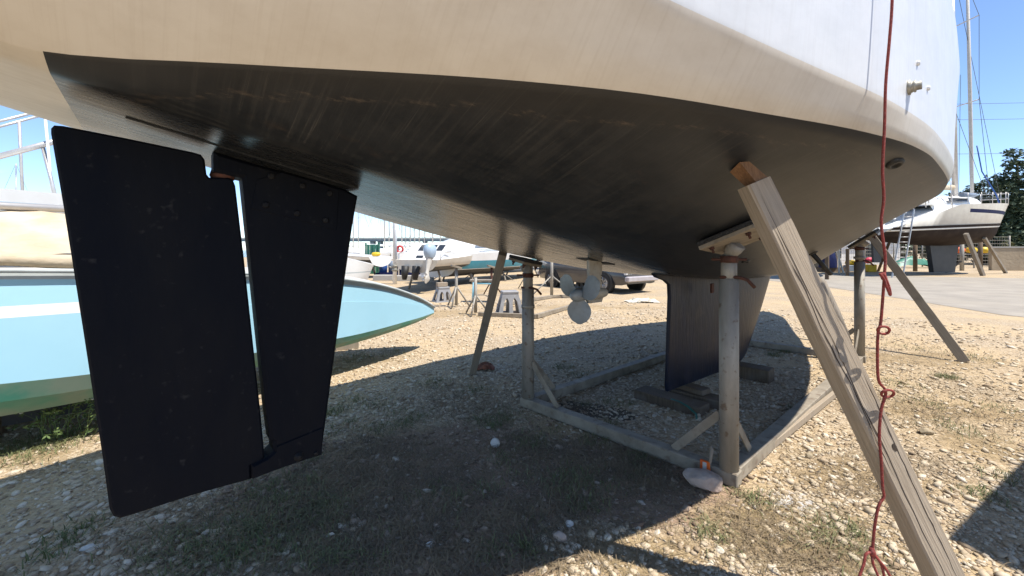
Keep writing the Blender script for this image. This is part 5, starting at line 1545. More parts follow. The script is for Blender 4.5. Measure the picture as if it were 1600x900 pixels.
for a, b in (((mx_, -1.5, 3.8), (mx_ - .2, -1.15, 9.6)), ((mx_, 1.5, 3.8), (mx_ - .2, 1.15, 9.6)), ((mx_ - .2, -1.15, 9.6), (mx_ - .2, -1.15, 14.2)), ((mx_ - .2, 1.15, 9.6), (mx_ - .2, 1.15, 14.2)), ((.9, 0, 3.2), (mx_ - .3, 0, 19)), ((mx_ - .2, -1.15, 14.2), (mx_ - .3, 0, 18.8)), ((mx_ - .2, 1.15, 14.2), (mx_ - .3, 0, 18.8)), ((mx_, -1.4, 4.1), (mx_ - .1, 0, 9.6)), ((10.6, 0, 4.5), (mx_ - .3, 0, 18)), ((9.0, 1.0, 4.2), (9.0, .9, 12.0))):
    q.tube([a, b], .012, 4, False)
q.build('rigging', None, cy)
q = MB(); q.use(M['canvas'], True); q.tube([(mx_ - .2, 0, 4.95), (3.4, 0, 4.85)], [.16, .10], 8); q.build('boom', None, cy)
for sy in (-1, 1):
    for u in (.36, .46, .56, .66, .76, .86):
        q = MB(); q.use(M['alloy'], True); z0 = c_sheer(u); q.tube([(LY * u, sy * (hfy(u) - .08), z0 - .03), (LY * u, sy * (hfy(u) - .08), z0 + .6)], .016, 6); q.build('stanchion', None, cy)
    q = MB(); q.use(M['wire'], True)
    for dz in (.3, .58): q.tube([(LY * u, sy * (hfy(u) - .08), c_sheer(u) + dz) for u in np.linspace(.30, .93, 14)], .010, 4, False)
    q.build('guard_wire', None, cy)
q = MB(); q.use(M['alloy'], True); 
for z in (.34, .66): q.tube([(10.0, -.55, 4.05 + z), (10.9, -.2, 4.07 + z), (11.05, 0, 4.07 + z), (10.9, .2, 4.07 + z), (10.0, .55, 4.05 + z)], .02, 6)
for x, y in ((10.0, -.55), (10.0, .55), (10.85, -.22), (10.85, .22)): q.tube([(x, y, 4.0), (x, y, 4.72)], .018, 6)
q.build('pulpit', None, cy)
q = MB(); q.use(M['blue'], True); q.tube([(9.6, -.5, 4.0), (9.9, -.2, 4.6), (9.3, .1, 6.0), (8.9, .1, 7.5)], .03, 6); q.build('sheet_line', None, cy)
q = MB(); q.use(M['black_bottom'], False); q.prism([(4.9, .12, 1.75), (7.1, .12, 1.75), (6.8, .12, .12), (5.2, .12, .12)], (0, -.24, 0)); q.build('keel', None, cy)
q = MB(); q.use(M['black_bottom'], False); q.prism([(.9, .05, 2.0), (1.6, .05, 1.9), (1.5, .05, .7), (1.0, .05, .7)], (0, -.1, 0)); q.build('rudder', None, cy)
iy = inv_xf(cy_loc, ang_y)
lad = thing('ladder', 'aluminium ladder leaning on the stern of the cruising yacht', 'ladder', ground_at(1407, 433))
la, lb = ground_at(1402, 434), at(1421, 327, 20.6)
lw = Vector((.33, -.12, 0)).normalized() * .21
for s in (-1, 1):
    q = MB(); q.use(M['alloy'], False); q.bar(la + lw * s, lb + lw * s * .9, .035, .07, (0, 1, 0), .003); q.build('stile', None, lad)
for k in range(1, 13):
    c = la.lerp(lb, k / 13.5); q = MB(); q.use(M['alloy'], True); q.tube([c - lw, c + lw], .018, 6); q.build('rung', None, lad)
def yard_prop(px0, py0, px1, py1, Y1, label, r=.09, mat='timber_grey', group='timber props under the cruising yacht'):
    a = ground_at(px0, py0); b = at(px1, py1, Y1)
    q = MB(); q.use(M[mat], False); q.bar(a, b, r, r, (0, -1, 0.2), .006); tag(q.build('timber_prop', None, None), label, 'timber prop', group)
yard_prop(1536, 431, 1509, 365, 21.5, 'nearer of the two raking timber props under the bow of the cruising yacht', .16)
yard_prop(1572, 427, 1538, 372, 22.6, 'farther raking timber prop right under the bow of the cruising yacht', .14)
yard_prop(1372, 424, 1392, 372, 24, 'dark raking timber prop behind the ladder under the cruising yacht', .12, 'timber_dark')
yard_prop(1478, 426, 1502, 408, 24, 'low brace propped on the ground left of the raking props', .09, 'timber_grey')
for px, lab in ((1430, 'dark post under the stern of the cruising yacht'), (1455, 'second dark post from the ladder under the cruising yacht'), (1503, 'pale post under the middle of the cruising yacht'), (1532, 'dark post under the forefoot of the cruising yacht')):
    a = ground_at(px, 424 if px < 1500 else 423); q = MB(); q.use(M['galv'] if px == 1503 else M['timber_dark'], True); q.tube([a, a + Vector((0, 0, 1.95))], .11, 8); tag(q.build('support_post', None, None), lab, 'support post', 'posts under the cruising yacht')
# other hulls, cover, drums, buoys and crates at the verge
sb_loc = Vector((18.5, 27.0, 0)); sbt = thing('white_yacht', 'white yacht hull with thin dark stripe behind the ladder yacht stern', 'yacht', sb_loc, R(35))
mb, dk, _ = loft_hull(9, 3, lambda u: 3.15, lambda u: 1.35 + .4 * u, 2.0, (M['white_plain'], M['black_bottom'], M['white_plain']), band=(2.78, 2.86, M['navy'])); mb.build('hull', None, sbt); dk.build('deck', None, sbt)
q = MB(); q.use(M['black_bottom'], False); q.box((4.5, 0, .75), (2.2, .2, 1.4), bev=.02); q.build('keel', None, sbt)
tl_loc = Vector((13.3, 19.0, 0)); tl = thing('teal_boat', 'boat with faded teal bottom raised on posts behind the right cradle post', 'boat', tl_loc, R(40))
mb, dk, _ = loft_hull(7, 2.3, lambda u: 2.3, lambda u: 1.42 + .4 * u, 1.98, (M['white_plain'], M['teal'], M['white_plain'])); mb.build('hull', None, tl); dk.build('deck', None, tl)
M['teal_faded'] = pbr('faded teal antifouling', (0.10, 0.22, 0.22), (0.07, 0.17, 0.175), 1.5, rough=0.7)
for o in tl.children:
    for i, m_ in enumerate(o.data.materials):
        if m_ == M['teal']: o.data.materials[i] = M['teal_faded']
for sx in (1.2, 5.2):
    for sy in (-.8, .8):
        q = MB(); q.use(M['timber_dark'], False); q.box((sx, sy, .72), (.14, .14, 1.44)); q.build('post', None, tl)
nv = ground_at(1296, 425); nav = thing('covered_boat', 'small boat under a dark navy cover behind the hull strut', 'boat', nv)
q = MB(); q.use(M['navy'], True); rws = []
for i in range(10):
    u = i / 9; x = -.2 + 1.9 * u; w_ = .65 * math.sin(math.pi * (.12 + .8 * u)); h_ = 1.15 + .35 * math.sin(math.pi * u)
    rws.append([nv + Vector((x * .8 - .4, x * .5 + s * w_, z)) for s, z in ((-1, .28), (-.95, .75), (-.5, h_), (0, h_ + .12), (.5, h_), (.95, .75), (1, .28))])
q.grid(rws, True); q.add(rws[0], [tuple(range(7))]); q.add(rws[-1], [tuple(range(7))]); q.build('cover', None, nav)
for px in (1311, 1318):
    q = MB(); q.use(M['white_paint'], False); a = ground_at(px, 426); q.bar(a, at(px - 12 if px == 1318 else px, 388, 23), .09, .06, (0, -1, 0)); q.build('frame_leg', None, nav)
q = MB(); q.use(M['timber_dark'], False); q.box(nv + Vector((.3, .4, .14)), (1.6, .8, .28)); q.build('trolley', None, nav)
ct_ = ground_at(1329, 424); q = MB(); q.use(M['crate_blue'], False); q.box(ct_ + Vector((0, 0, .2)), (.62, .5, .4), bev=.03); tag(q.build('crate', None, None), 'blue grey crate under the yellow buoy left of the right post', 'crate')
q = MB(); q.use(M['yellow'], True); q.lathe([(.05, -.28), (.16, -.24), (.2, -.1), (.17, 0), (.2, .1), (.16, .24), (.05, .28)], 12, Matrix.Translation(ct_ + Vector((0, 0, .55))) @ Matrix.Rotation(R(90), 4, 'Y')); tag(q.build('yellow_buoy', None, None), 'yellow float lying on the blue grey crate', 'buoy')
for px, pz, lab in ((1362, .72, 'left one of two pinkish red buoys near the rope'), (1373, .78, 'right one of two pinkish red buoys near the rope')):
    c = ground_at(px, 425); q = MB(); q.use(M['pink'], True); q.lathe([(.03, -.22), (.13, -.2), (.19, -.06), (.19, .06), (.13, .2), (.03, .22)], 12, Matrix.Translation(c + Vector((0, .2, pz))) @ Matrix.Rotation(R(70), 4, 'Y')); tag(q.build('red_buoy', None, None), lab, 'buoy', 'pinkish red buoys')
c = ground_at(1361, 425); q = MB(); q.use(M['yellow'], False); q.box(c + Vector((0, .1, .24)), (.55, .45, .46), bev=.03); tag(q.build('yellow_crate', None, None), 'yellow crate below the two pinkish buoys', 'crate')
# wooden rack behind, with buoys on it
rk = ground_at(1522, 419); rck = thing('rack', 'low rack carrying yellow and orange floats beyond the cruising yacht', 'rack', rk)
q = MB(); q.use(M['galv'], False); q.bar(rk + Vector((-1.6, 0, 1.05)), rk + Vector((1.6, 0, 1.05)), .1, .1); q.build('shelf', None, rck)
for dx in (-1.5, 0, 1.5):
    q = MB(); q.use(M['galv'], False); q.bar(rk + Vector((dx, 0, 0)), rk + Vector((dx, 0, 1.0)), .08, .08, (0, 1, 0)); q.build('upright', None, rck)
for i, (dx, mt, lab) in enumerate(((-1.1, 'orange', 'orange float at the left end of the rack'), (-.2, 'yellow', 'yellow float in the middle of the rack'), (.8, 'yellow', 'yellow float at the right end of the rack'))):
    q = MB(); q.use(M[mt], True); q.lathe([(.04, -.35), (.2, -.26), (.25, 0), (.2, .26), (.04, .35)], 12, Matrix.Translation(rk + Vector((dx, 0, 1.36))) @ Matrix.Rotation(R(90), 4, 'Y')); tag(q.build('float', None, None), lab, 'float', 'floats on the rack')
# boundary wall, mesh fence, store
wl_ = thing('boundary_wall', 'tan rendered boundary wall at the right edge behind the bush', 'wall', (36, 29, 0))
q = MB(); q.use(M['wall'], False); q.bar((32.2, 27.6, .75), (52, 24, .75), .25, 1.5, (0, 0, 1), .02); q.build('panel', None, wl_)
q = MB(); q.use(M['concrete'], False); q.bar((32.2, 27.6, 1.55), (52, 24, 1.55), .32, .10, (0, 0, 1), .01); q.build('coping', None, wl_)
fe = thing('mesh_fence', 'grey mesh fence behind the cruising yacht', 'fence', (24, 34, 0))
for k in range(12):
    x = 15.5 + k * 2.2; q = MB(); q.use(M['galv'], True); q.tube([(x, 34 - .12 * k, 0), (x, 34 - .12 * k, 2.5)], .05, 6); q.build('post', None, fe)
q = MB(); q.use(M['galv'], False)
for k in range(11):
    x0 = 15.5 + k * 2.2
    for j in range(9):
        z = .25 + j * .27; q.tube([(x0, 34 - .12 * k, z), (x0 + 2.2, 34 - .12 * (k + 1), z)], .012, 4, False)
    for j in range(1, 12):
        x = x0 + j * 2.2 / 12; y = 34 - .12 * (k + j / 12); q.tube([(x, y, .2), (x, y, 2.45)], .010, 4, False)
o = q.build('mesh_wires', None, fe, fix=False); o['kind'] = 'stuff'
sh_ = thing('storage_building', 'low pale storage building behind the mesh fence', 'building', (24, 40, 0))
q = MB(); q.use(M['white_plain'], False); q.box((24, 41, 1.15), (24, 6, 2.3)); q.build('wall', None, sh_)
q = MB(); q.use(M['concrete'], False); q.box((24, 41, 2.4), (24.6, 6.6, .18), bev=.02); q.build('roof', None, sh_)
for k in range(6):
    q = MB(); q.use(M['glass'], False); q.box((14.5 + 3.8 * k, 37.98, 1.25), (1.6, .06, 1.3)); q.build('window', None, sh_)
tb = ground_at(1452, 420); q = MB(); q.use(M['green_steel'], False)
tbs = thing('green_tarp', 'dark green tarpaulin heap in the shade under the cruising yacht', 'tarpaulin', tb)
q.use(M['green_steel'], True); r_ = random.Random(6)
q.grid([[tb + Vector((-1.5 + 3.4 * i / 11, 1 + .9 * j / 5, .02 + max(0, 1 - (abs(i - 5.5) / 6) ** 2) * max(0, 1 - (abs(j - 2.5) / 3) ** 2) * r_.uniform(.6, .95))) for j in range(6)] for i in range(12)], True); q.build('heap', None, tbs)
# power lines
for i, (z0, sag) in enumerate(((16.2, .5), (14.7, .6), (11.2, .5))):
    q = MB(); q.use(M['wire'], True); q.tube([(30 + t * 60, 42 - t * 4, z0 + .6 * t - sag * 4 * t * (1 - t)) for t in np.linspace(0, 1, 14)], .018, 4, False)
    tag(q.build('power_line', None, None), ['highest power line crossing the sky at top right', 'middle power line crossing the sky at top right', 'lowest power line crossing the sky at top right'][i], 'power line', 'overhead power lines')
q = MB(); q.use(M['timber_grey'], True); q.tube([(30, 42, 0), (30, 42, 17)], [.17, .12], 8)
tag(q.build('utility_pole', None, None), 'tall grey pole carrying the power lines, hidden behind the yacht mast', 'pole')

# ---- the next yacht in the row, just outside the right edge; its shadow falls into the corner of the view
ny_loc = Vector((3.86, .17, 0)); ang_n = R(24)
nyt = thing('neighbouring_yacht', 'white neighbouring yacht standing just outside the right edge, casting the corner shadow', 'sailing yacht', ny_loc, ang_n)
mb, dk, _ = loft_hull(9.5, 3.1, lambda u: 2.75 + .3 * u, lambda u: 1.15 + .6 * u ** 3, 1.8, (M['white_plain'], M['black_bottom'], M['white_plain']), stern=.85); mb.build('hull', None, nyt); dk.build('deck', None, nyt)
q = MB(); q.use(M['black_bottom'], False); q.prism([(3.6, .11, 1.3), (5.8, .11, 1.3), (5.4, .11, .1), (3.9, .11, .1)], (0, -.22, 0)); q.build('keel', None, nyt)
for sx in (2.4, 6.6):
    for sy in (-.9, .9):
        q = MB(); q.use(M['galv'], True); q.tube([(sx, sy * 1.3, 0), (sx, sy, 1.5)], .05, 8); q.build('support_leg', None, nyt)

# ---- more craft laid up beyond the motorboats
def laid_up(px, py, L, ang, sheer, label, band=None, cab=True, mats=('white_plain', 'black_bottom'), base=.55):
    loc = ground_at(px, py); t = thing('laid_up_boat', label, 'boat', loc, ang, 'boats laid up beyond the motorboats')
    mb, dk, _ = loft_hull(L, L * .34, lambda u: sheer + .22 * u, lambda u: base + .3 * u ** 3, base + .35, (M[mats[0]], M[mats[1]], M['white_plain']), stern=.88, n=18, band=band)
    mb.build('hull', None, t); dk.build('deck', None, t)
    if cab:
        q = MB(); q.use(M['white_plain'], True); w_ = L * .12
        q.grid([[(x, -w_, sheer), (x, -w_ * .85, sheer + h), (x, w_ * .85, sheer + h), (x, w_, sheer)] for x, h in ((L * .3, .1), (L * .36, .5), (L * .55, .5), (L * .72, .08))], False); c_ = q.build('cabin', None, t)
        for sy in (-1, 1):
            q = MB(); q.use(M['glass'], False); q.add([(L * .38, sy * w_ * .98, sheer + .18), (L * .54, sy * w_ * .98, sheer + .18), (L * .54, sy * w_ * .9, sheer + .42), (L * .38, sy * w_ * .9, sheer + .42)], [(0, 1, 2, 3)]); q2 = q.build('window', None, None); q2.parent = c_
    q = MB(); q.use(M['alloy'], True); q.tube([(L * .62, -.5, sheer + .1), (L * .70, -.45, sheer + .6), (L * .97, 0, sheer + .75), (L * .70, .45, sheer + .6), (L * .62, .5, sheer + .1)], .018, 6); q.build('rail', None, t)
    for sx in (.25, .7):
        for sy in (-1, 1):
            q = MB(); q.use(M['steel_beam'], True); q.tube([(L * sx, sy * L * .15, 0), (L * sx, sy * L * .10, base + .1)], .05, 6); q.build('support_leg', None, t)
laid_up(596, 434, 5.2, R(150), 1.05, 'small white open boat with a yellow cover in front of the steel gate', cab=False)
c = ground_at(600, 434); q = MB(); q.use(M['yellow'], True); q.lathe([(.02, -.22), (.09, -.17), (.11, 0), (.09, .17), (.02, .22)], 10, Matrix.Translation(c + Vector((-.4, 0, 1.17))) @ Matrix.Rotation(R(90), 4, 'Y')); tag(q.build('yellow_fender', None, None), 'yellow fender lying on the small open boat by the gate', 'fender')
laid_up(655, 431, 6.5, R(60), 1.35, 'white cabin boat seen beyond the silver outboard motor', band=(1.15, 1.25, M['red']))
laid_up(700, 429, 7.5, R(40), 1.5, 'white yacht with blue band laid up beyond the motor cruiser superstructure', band=(1.25, 1.36, M['blue']))
laid_up(805, 421, 6.0, R(20), 1.15, 'boat with teal sides beyond the far baulk and the round post', mats=('teal', 'black_bottom'), cab=False)
a = ground_at(623, 434); t = thing('lifebuoy_post', 'small red lifebuoy on a post just right of the white pole', 'lifebuoy', a)
q = MB(); q.use(M['white_paint'], True); q.tube([a, a + Vector((0, 0, 1.6))], .03, 8); q.build('post', None, t)
q = MB(); q.use(M['red'], True); q.tube([a + Vector((.08 + math.cos(k) * .15, -.07, 1.42 + math.sin(k) * .15)) for k in np.linspace(0, 2 * math.pi, 17)[:-1]], .05, 8, closed=True); q.build('ring', None, t)

# ================================================================== VEGETATION
def leaf_cloud(name, centers, radii, n, size, mat, parent, seed, flat=.55, aspect=(1.0, .5), shell=.55):
    """many small leaf-shaped faces spread through a set of ellipsoids, denser toward their outside"""
    r_ = np.random.default_rng(seed)
    cen = np.array(centers); rad = np.array(radii); w = rad.prod(1) ** .67; w /= w.sum()
    idx = r_.choice(len(cen), n, p=w)
    d = r_.normal(size=(n, 3)); d /= np.linalg.norm(d, axis=1)[:, None]
    rr = (shell + (1 - shell) * r_.random(n)) ** 1.0
    p = cen[idx] + d * rad[idx] * rr[:, None]
    a = r_.normal(size=(n, 3)); a[:, 2] *= flat; a += d * .6; a /= np.linalg.norm(a, axis=1)[:, None]
    b = np.cross(a, r_.normal(size=(n, 3))); b /= np.linalg.norm(b, axis=1)[:, None]
    s = size * (.6 + .8 * r_.random(n))[:, None]
    A, B = a * s * aspect[0], b * s * aspect[1]
    V = np.stack([p - A * .5, p + B * .5, p + A * .6, p - B * .5], 1).reshape(-1, 3)
    off = np.array(parent.location if parent is not None and parent.get('_world') else (0, 0, 0))
    return quads(name, V - off, mat, parent)
def quads(name, V, mat, parent=None, per=4):
    n = len(V) // per
    me = bpy.data.meshes.new(name); me.vertices.add(len(V)); me.vertices.foreach_set('co', V.astype(np.float32).ravel())
    me.loops.add(len(V)); me.loops.foreach_set('vertex_index', np.arange(len(V), dtype=np.int32))
    me.polygons.add(n); me.polygons.foreach_set('loop_start', np.arange(0, len(V), per, dtype=np.int32))
    me.materials.append(mat); me.update(calc_edges=True)
    o = bpy.data.objects.new(name, me); COL.objects.link(o); o.parent = parent; return o
def trunk_mb(base, h, r, seed, limbs=5, lean=(0, 0)):
    r_ = random.Random(seed); q = MB(); q.use(M['bark'], True); b = Vector(base)
    pts = [b + Vector((lean[0] * t + r_.uniform(-.05, .05), lean[1] * t + r_.uniform(-.05, .05), h * t)) for t in (0, .25, .5, .75, 1)]
    q.tube(pts, [r * 1.25, r, r * .8, r * .55, r * .2], 8)
    for k in range(limbs):
        t = .35 + .55 * k / limbs; p = b + Vector((lean[0] * t, lean[1] * t, h * t)); a = r_.uniform(0, 6.28); L_ = h * r_.uniform(.2, .34) * (1.25 - t)
        q.tube([p, p + Vector((math.cos(a) * L_ * .5, math.sin(a) * L_ * .5, L_ * .2)), p + Vector((math.cos(a) * L_, math.sin(a) * L_, L_ * .45))], [r * .4, r * .28, r * .1], 6)
    return q
def conifer(label, x, y, h, w, seed, n, leaf=.36, group='dark conifers behind the yard'):
    t = thing('conifer_tree', label, 'tree', (x, y, 0), group=group)
    trunk_mb((x, y, 0), h * .9, .28, seed, 7).build('trunk', None, t)
    r_ = np.random.default_rng(seed); cen, rad = [], []
    tiers = 15
    for k in range(tiers):
        f = k / (tiers - 1); z = h * (.16 + .80 * f); R_ = w * (1 - f * .80) * (.75 + .4 * r_.random())
        m_ = max(2, int(8 * (1 - f)) + 2)
        for j in range(m_):
            a = 2 * math.pi * (j + r_.random()) / m_; q_ = R_ * r_.uniform(.35, .95)
            cen.append((x + math.cos(a) * q_, y + math.sin(a) * q_, z + r_.uniform(-.35, .35))); s = .36 * w * (1 - .55 * f) * r_.uniform(.6, 1.1)
            rad.append((s, s, s * .62))
    leaf_cloud('crown', cen, rad, n, leaf, M['needle'], t, seed, .5, (1.0, .42), .45)
conifer('tall dark conifer at the right edge beyond the cruising yacht', 45.6, 37, 10.4, 4.2, 21, 17000)
conifer('broad dark conifer partly hidden by the furled jib of the cruising yacht', 47.2, 41, 8.4, 4.0, 22, 13000)
conifer('low dark conifer behind the mast of the cruising yacht', 44.9, 41.5, 7.2, 3.6, 23, 9000)
conifer('dark treetop showing just above the large hull edge left of the cruising yacht', 49.6, 52, 8.6, 3.6, 24, 4500)
conifer('dark conifer just beyond the right edge of the picture', 52, 35, 11.5, 4.8, 25, 6000)
bu = ground_at(1571, 417); bt = thing('dry_bush', 'dry yellowish bush growing against the tan wall', 'bush', bu)
q = MB(); q.use(M['bark'], True); r_ = random.Random(3)
for k in range(9):
    a = r_.uniform(0, 6.28); q.tube([bu, bu + Vector((math.cos(a) * .3, math.sin(a) * .3, .7)), bu + Vector((math.cos(a) * .8, math.sin(a) * .6, 1.3 + r_.random() * .5))], [.05, .03, .01], 5)
q.build('stems', None, bt)
leaf_cloud('foliage', [tuple(bu + Vector((x, y, z))) for x, y, z in ((-.5, 0, 1.2), (.4, .1, 1.4), (0, -.2, 1.7), (.7, 0, 1.0), (-.7, .2, .9), (0, .2, 1.0))], [(.5, .4, .4)] * 6, 1800, .13, M['leaf'], bt, 31)

# ------------------------------------------------------------------ gravel stones
def poly_mesh(name, V, F, mat, smooth=False, attr=None):
    me = bpy.data.meshes.new(name); me.vertices.add(len(V)); me.vertices.foreach_set('co', V.astype(np.float32).ravel())
    k = F.shape[1]; me.loops.add(F.size); me.loops.foreach_set('vertex_index', F.astype(np.int32).ravel())
    me.polygons.add(len(F)); me.polygons.foreach_set('loop_start', np.arange(0, F.size, k, dtype=np.int32))
    me.materials.append(mat); me.update(calc_edges=True)
    o = bpy.data.objects.new(name, me); COL.objects.link(o); return o
def stone_mat(ramp, nm):
    m = bpy.data.materials.new(nm); m.use_nodes = True; n, l = m.node_tree.nodes, m.node_tree.links
    b = n['Principled BSDF']; b.inputs['Roughness'].default_value = .92; b.inputs['Specular IOR Level'].default_value = .25
    g = n.new('ShaderNodeNewGeometry'); r = n.new('ShaderNodeValToRGB'); l.new(g.outputs['Random Per Island'], r.inputs['Fac'])
    e = r.color_ramp.elements; e[0].color = hexc(*ramp[0]); e[1].color = hexc(*ramp[4])
    for p, c in ((.3, ramp[1]), (.6, ramp[2]), (.8, ramp[3])):
        k = e.new(p); k.color = hexc(*c)
    t = n.new('ShaderNodeTexNoise'); t.inputs['Scale'].default_value = 60; t.inputs['Detail'].default_value = 4; l.new(g.outputs['Position'], t.inputs['Vector'])
    mr = n.new('ShaderNodeMapRange'); mr.inputs[3].default_value = .72; mr.inputs[4].default_value = 1.2; l.new(t.outputs['Fac'], mr.inputs[0])
    mm = n.new('ShaderNodeMix'); mm.data_type = 'RGBA'; mm.blend_type = 'MULTIPLY'; mm.inputs[0].default_value = 1
    l.new(r.outputs[0], mm.inputs[6]); l.new(mr.outputs[0], mm.inputs[7]); l.new(mm.outputs[2], b.inputs['Base Color'])
    return m
def scatter_xy(n, r0, r1, half_ang, seed):
    r_ = np.random.default_rng(seed)
    rr = r0 * (r1 / r0) ** r_.random(n); th = (r_.random(n) * 2 - 1) * half_ang
    return rr * np.sin(th), rr * np.cos(th), rr, r_
t_ = (1 + 5 ** .5) / 2
ICO = np.array([(-1, t_, 0), (1, t_, 0), (-1, -t_, 0), (1, -t_, 0), (0, -1, t_), (0, 1, t_), (0, -1, -t_), (0, 1, -t_), (t_, 0, -1), (t_, 0, 1), (-t_, 0, -1), (-t_, 0, 1)]) / math.hypot(1, t_)
ICF = np.array([(0, 11, 5), (0, 5, 1), (0, 1, 7), (0, 7, 10), (0, 10, 11), (1, 5, 9), (5, 11, 4), (11, 10, 2), (10, 7, 6), (7, 1, 8), (3, 9, 4), (3, 4, 2), (3, 2, 6), (3, 6, 8), (3, 8, 9), (4, 9, 5), (2, 4, 11), (6, 2, 10), (8, 6, 7), (9, 8, 1)])
def gravel(n, seed, r0, r1, s0, s1, name, dirt_k=.95, floor_k=.16):
    x, y, rr, r_ = scatter_xy(n, r0, r1, R(64), seed)
    dm = dirt_mask(x, y); dr = dry_mask(x, y); pn = fnoise(x, y, 9, 1.3); pn2 = fnoise(x, y, 10, 4.0)
    keep = r_.random(n) < np.clip(1.05 - dirt_k * dm - .85 * dr * (pn2 > .40) - .45 * (pn > .62), floor_k, 1)
    x, y, rr = x[keep], y[keep], rr[keep]; n = len(x)
    s = np.exp(r_.normal(math.log(s0), .42, n)).clip(s0 * .45, s1)
    s *= np.clip(.8 + rr * .05, .8, 1.3)
    V = np.repeat(ICO[None], n, 0) * (1 + r_.uniform(-.36, .36, (n, 12, 1)))
    V = V * np.stack([r_.uniform(.8, 1.45, n), r_.uniform(.7, 1.0, n), r_.uniform(.26, .62, n)], 1)[:, None] * s[:, None, None]
    a = r_.random(n) * 6.283; tl = r_.normal(0, .28, n)
    c, si = np.cos(tl)[:, None], np.sin(tl)[:, None]
    X, Z = V[..., 0] * c - V[..., 2] * si, V[..., 0] * si + V[..., 2] * c
    Y = V[..., 1]; c, si = np.cos(a)[:, None], np.sin(a)[:, None]
    X, Y = X * c - Y * si, X * si + Y * c
    P = np.stack([X + x[:, None], Y + y[:, None], Z + (gz(x, y) + s * r_.uniform(.0, .3, n))[:, None]], -1)
    earthy = dirt_mask(x, y) + fnoise(x, y, 12, 2.2) * .5 > .62
    for nm, sel, mt in ((name, ~earthy, 'stones'), ('earthy_' + name, earthy, 'stones_earthy')):
        Q = P[sel]; k = len(Q)
        if not k: continue
        F = (ICF[None] + (np.arange(k) * 12)[:, None, None]).reshape(-1, 3)
        tag(poly_mesh(nm, Q.reshape(-1, 3), F, M[mt], False), kind='stuff')
M['stones'] = stone_mat(((.29, .21, .135), (.44, .35, .24), (.56, .47, .345), (.47, .385, .28), (.66, .58, .46)), 'gravel stones')
M['stones_earthy'] = stone_mat(((.17, .115, .08), (.28, .20, .14), (.38, .29, .215), (.30, .215, .155), (.56, .48, .39)), 'earth stained stones')
gravel(56000, 41, 1.25, 11.5, .0125, .030, 'gravel')
gravel(40000, 43, 1.25, 6.5, .0055, .012, 'fine_gravel', .85, .2)
gravel(1100, 42, 1.25, 7.0, .019, .030, 'coarse_gravel', 1.5, .02)

# ------------------------------------------------------------------ grass, straw and dead weeds
def blades(name, pos, h0, h1, w, mat, seed, lean=.6, flatten=1.0):
    """bent blades, two quads each, at the given ground points"""
    r_ = np.random.default_rng(seed); n = len(pos)
    h = r_.uniform(h0, h1, n); a = r_.random(n) * 6.283; d = np.stack([np.cos(a), np.sin(a), np.zeros(n)], 1); s = np.stack([-np.sin(a), np.cos(a), np.zeros(n)], 1)
    L_ = r_.uniform(.15, 1.0, n) * lean
    p0 = pos; up = np.array([0, 0, 1.0])
    p1 = p0 + d * (h * L_ * .35)[:, None] + up * (h * .6 * flatten)[:, None]
    p2 = p0 + d * (h * L_)[:, None] + up * (h * (1.0 - .45 * L_) * flatten)[:, None]
    ww = (w * r_.uniform(.6, 1.3, n))[:, None]
    V = np.stack([p0 - s * ww, p0 + s * ww, p1 + s * ww * .7, p1 - s * ww * .7, p1 - s * ww * .7, p1 + s * ww * .7, p2 + s * ww * .12, p2 - s * ww * .12], 1).reshape(-1, 3)
    o = quads(name, V, mat); tag(o, kind='stuff'); return o
def tufts(spots, per, seed):
    """points bunched into tufts round given (x, y, spread) spots"""
    r_ = np.random.default_rng(seed); out = []
    for x, y, sp, k in spots:
        m = int(per * k); c = r_.normal(0, 1, (m, 2)) * sp
        out.append(np.stack([x + c[:, 0], y + c[:, 1], gz(x + c[:, 0], y + c[:, 1])], 1))
    return np.concatenate(out)
def spots_px(lst): 
    o = []
    for px, py, sp, k in lst:
        g = ground_at(px, py); o.append((g.x, g.y, sp, k))
    return o
r_ = np.random.default_rng(77)
green = [(590, 455 + 180, .10, .8), (560, 625, .09, .6), (680, 600, .09, .6), (740, 610, .07, .5), (790, 650, .10, 1.0), (830, 690, .09, 1.0), (760, 660, .08, .8), (650, 650, .10, .8), (600, 670, .10, .8), (520, 645, .07, .7),
         (930, 690, .07, .8), (1000, 715, .06, .7), (900, 745, .09, .9), (950, 660, .05, .4), (850, 640, .05, .7), (470, 790, .12, 1.2), (520, 800, .10, 1.0), (340, 850, .12, 1.6), (310, 880, .10, 1.2), (250, 850, .10, .9), (130, 830, .06, .5), (80, 865, .07, .6),
         (420, 870, .10, 1.0), (530, 870, .05, .9), (450, 830, .10, .9), (880, 575, .07, .6), (900, 585, .10, .5), (1210, 555, .06, .8), (1225, 550, .05, .6), (1480, 590, .05, 1.2), (1300, 850, .09, 1.0), (1320, 830, .07, .7), (1180, 780, .05, .6), (1110, 830, .05, .6), (1540, 775, .06, .6), (1570, 745, .07, .6), (1500, 670, .10, .6), (1450, 630, .10, .6), (1240, 640, .03, .3),
         (60, 700, .14, 1.6), (40, 715, .1, 1.0), (30, 695, .1, 1.0), (100, 690, .12, 1.2), (560, 558, .16, 1.2), (620, 550, .14, .8), (1520, 560, .12, .6), (1560, 640, .1, .5), (1340, 625, .08, .4), (1400, 600, .10, .5), (1430, 545, .12, .5)]
rg = random.Random(91)
for k in range(85):                                   # many small low tufts in the shade of the hull
    px = rg.uniform(230, 1000); py = rg.uniform(610, 895)
    if not (850 < px and py > 810) and fnoise(px / 120.0, py / 60.0, 33, 1.0) > .42: green.append((px, py, rg.uniform(.025, .07), rg.uniform(.1, .4)))
gs = tufts(spots_px(green), 175, 51)
blades('grass', gs, .02, .075, .0024, M['grass'], 52, 1.7, .8)
st_sp = []
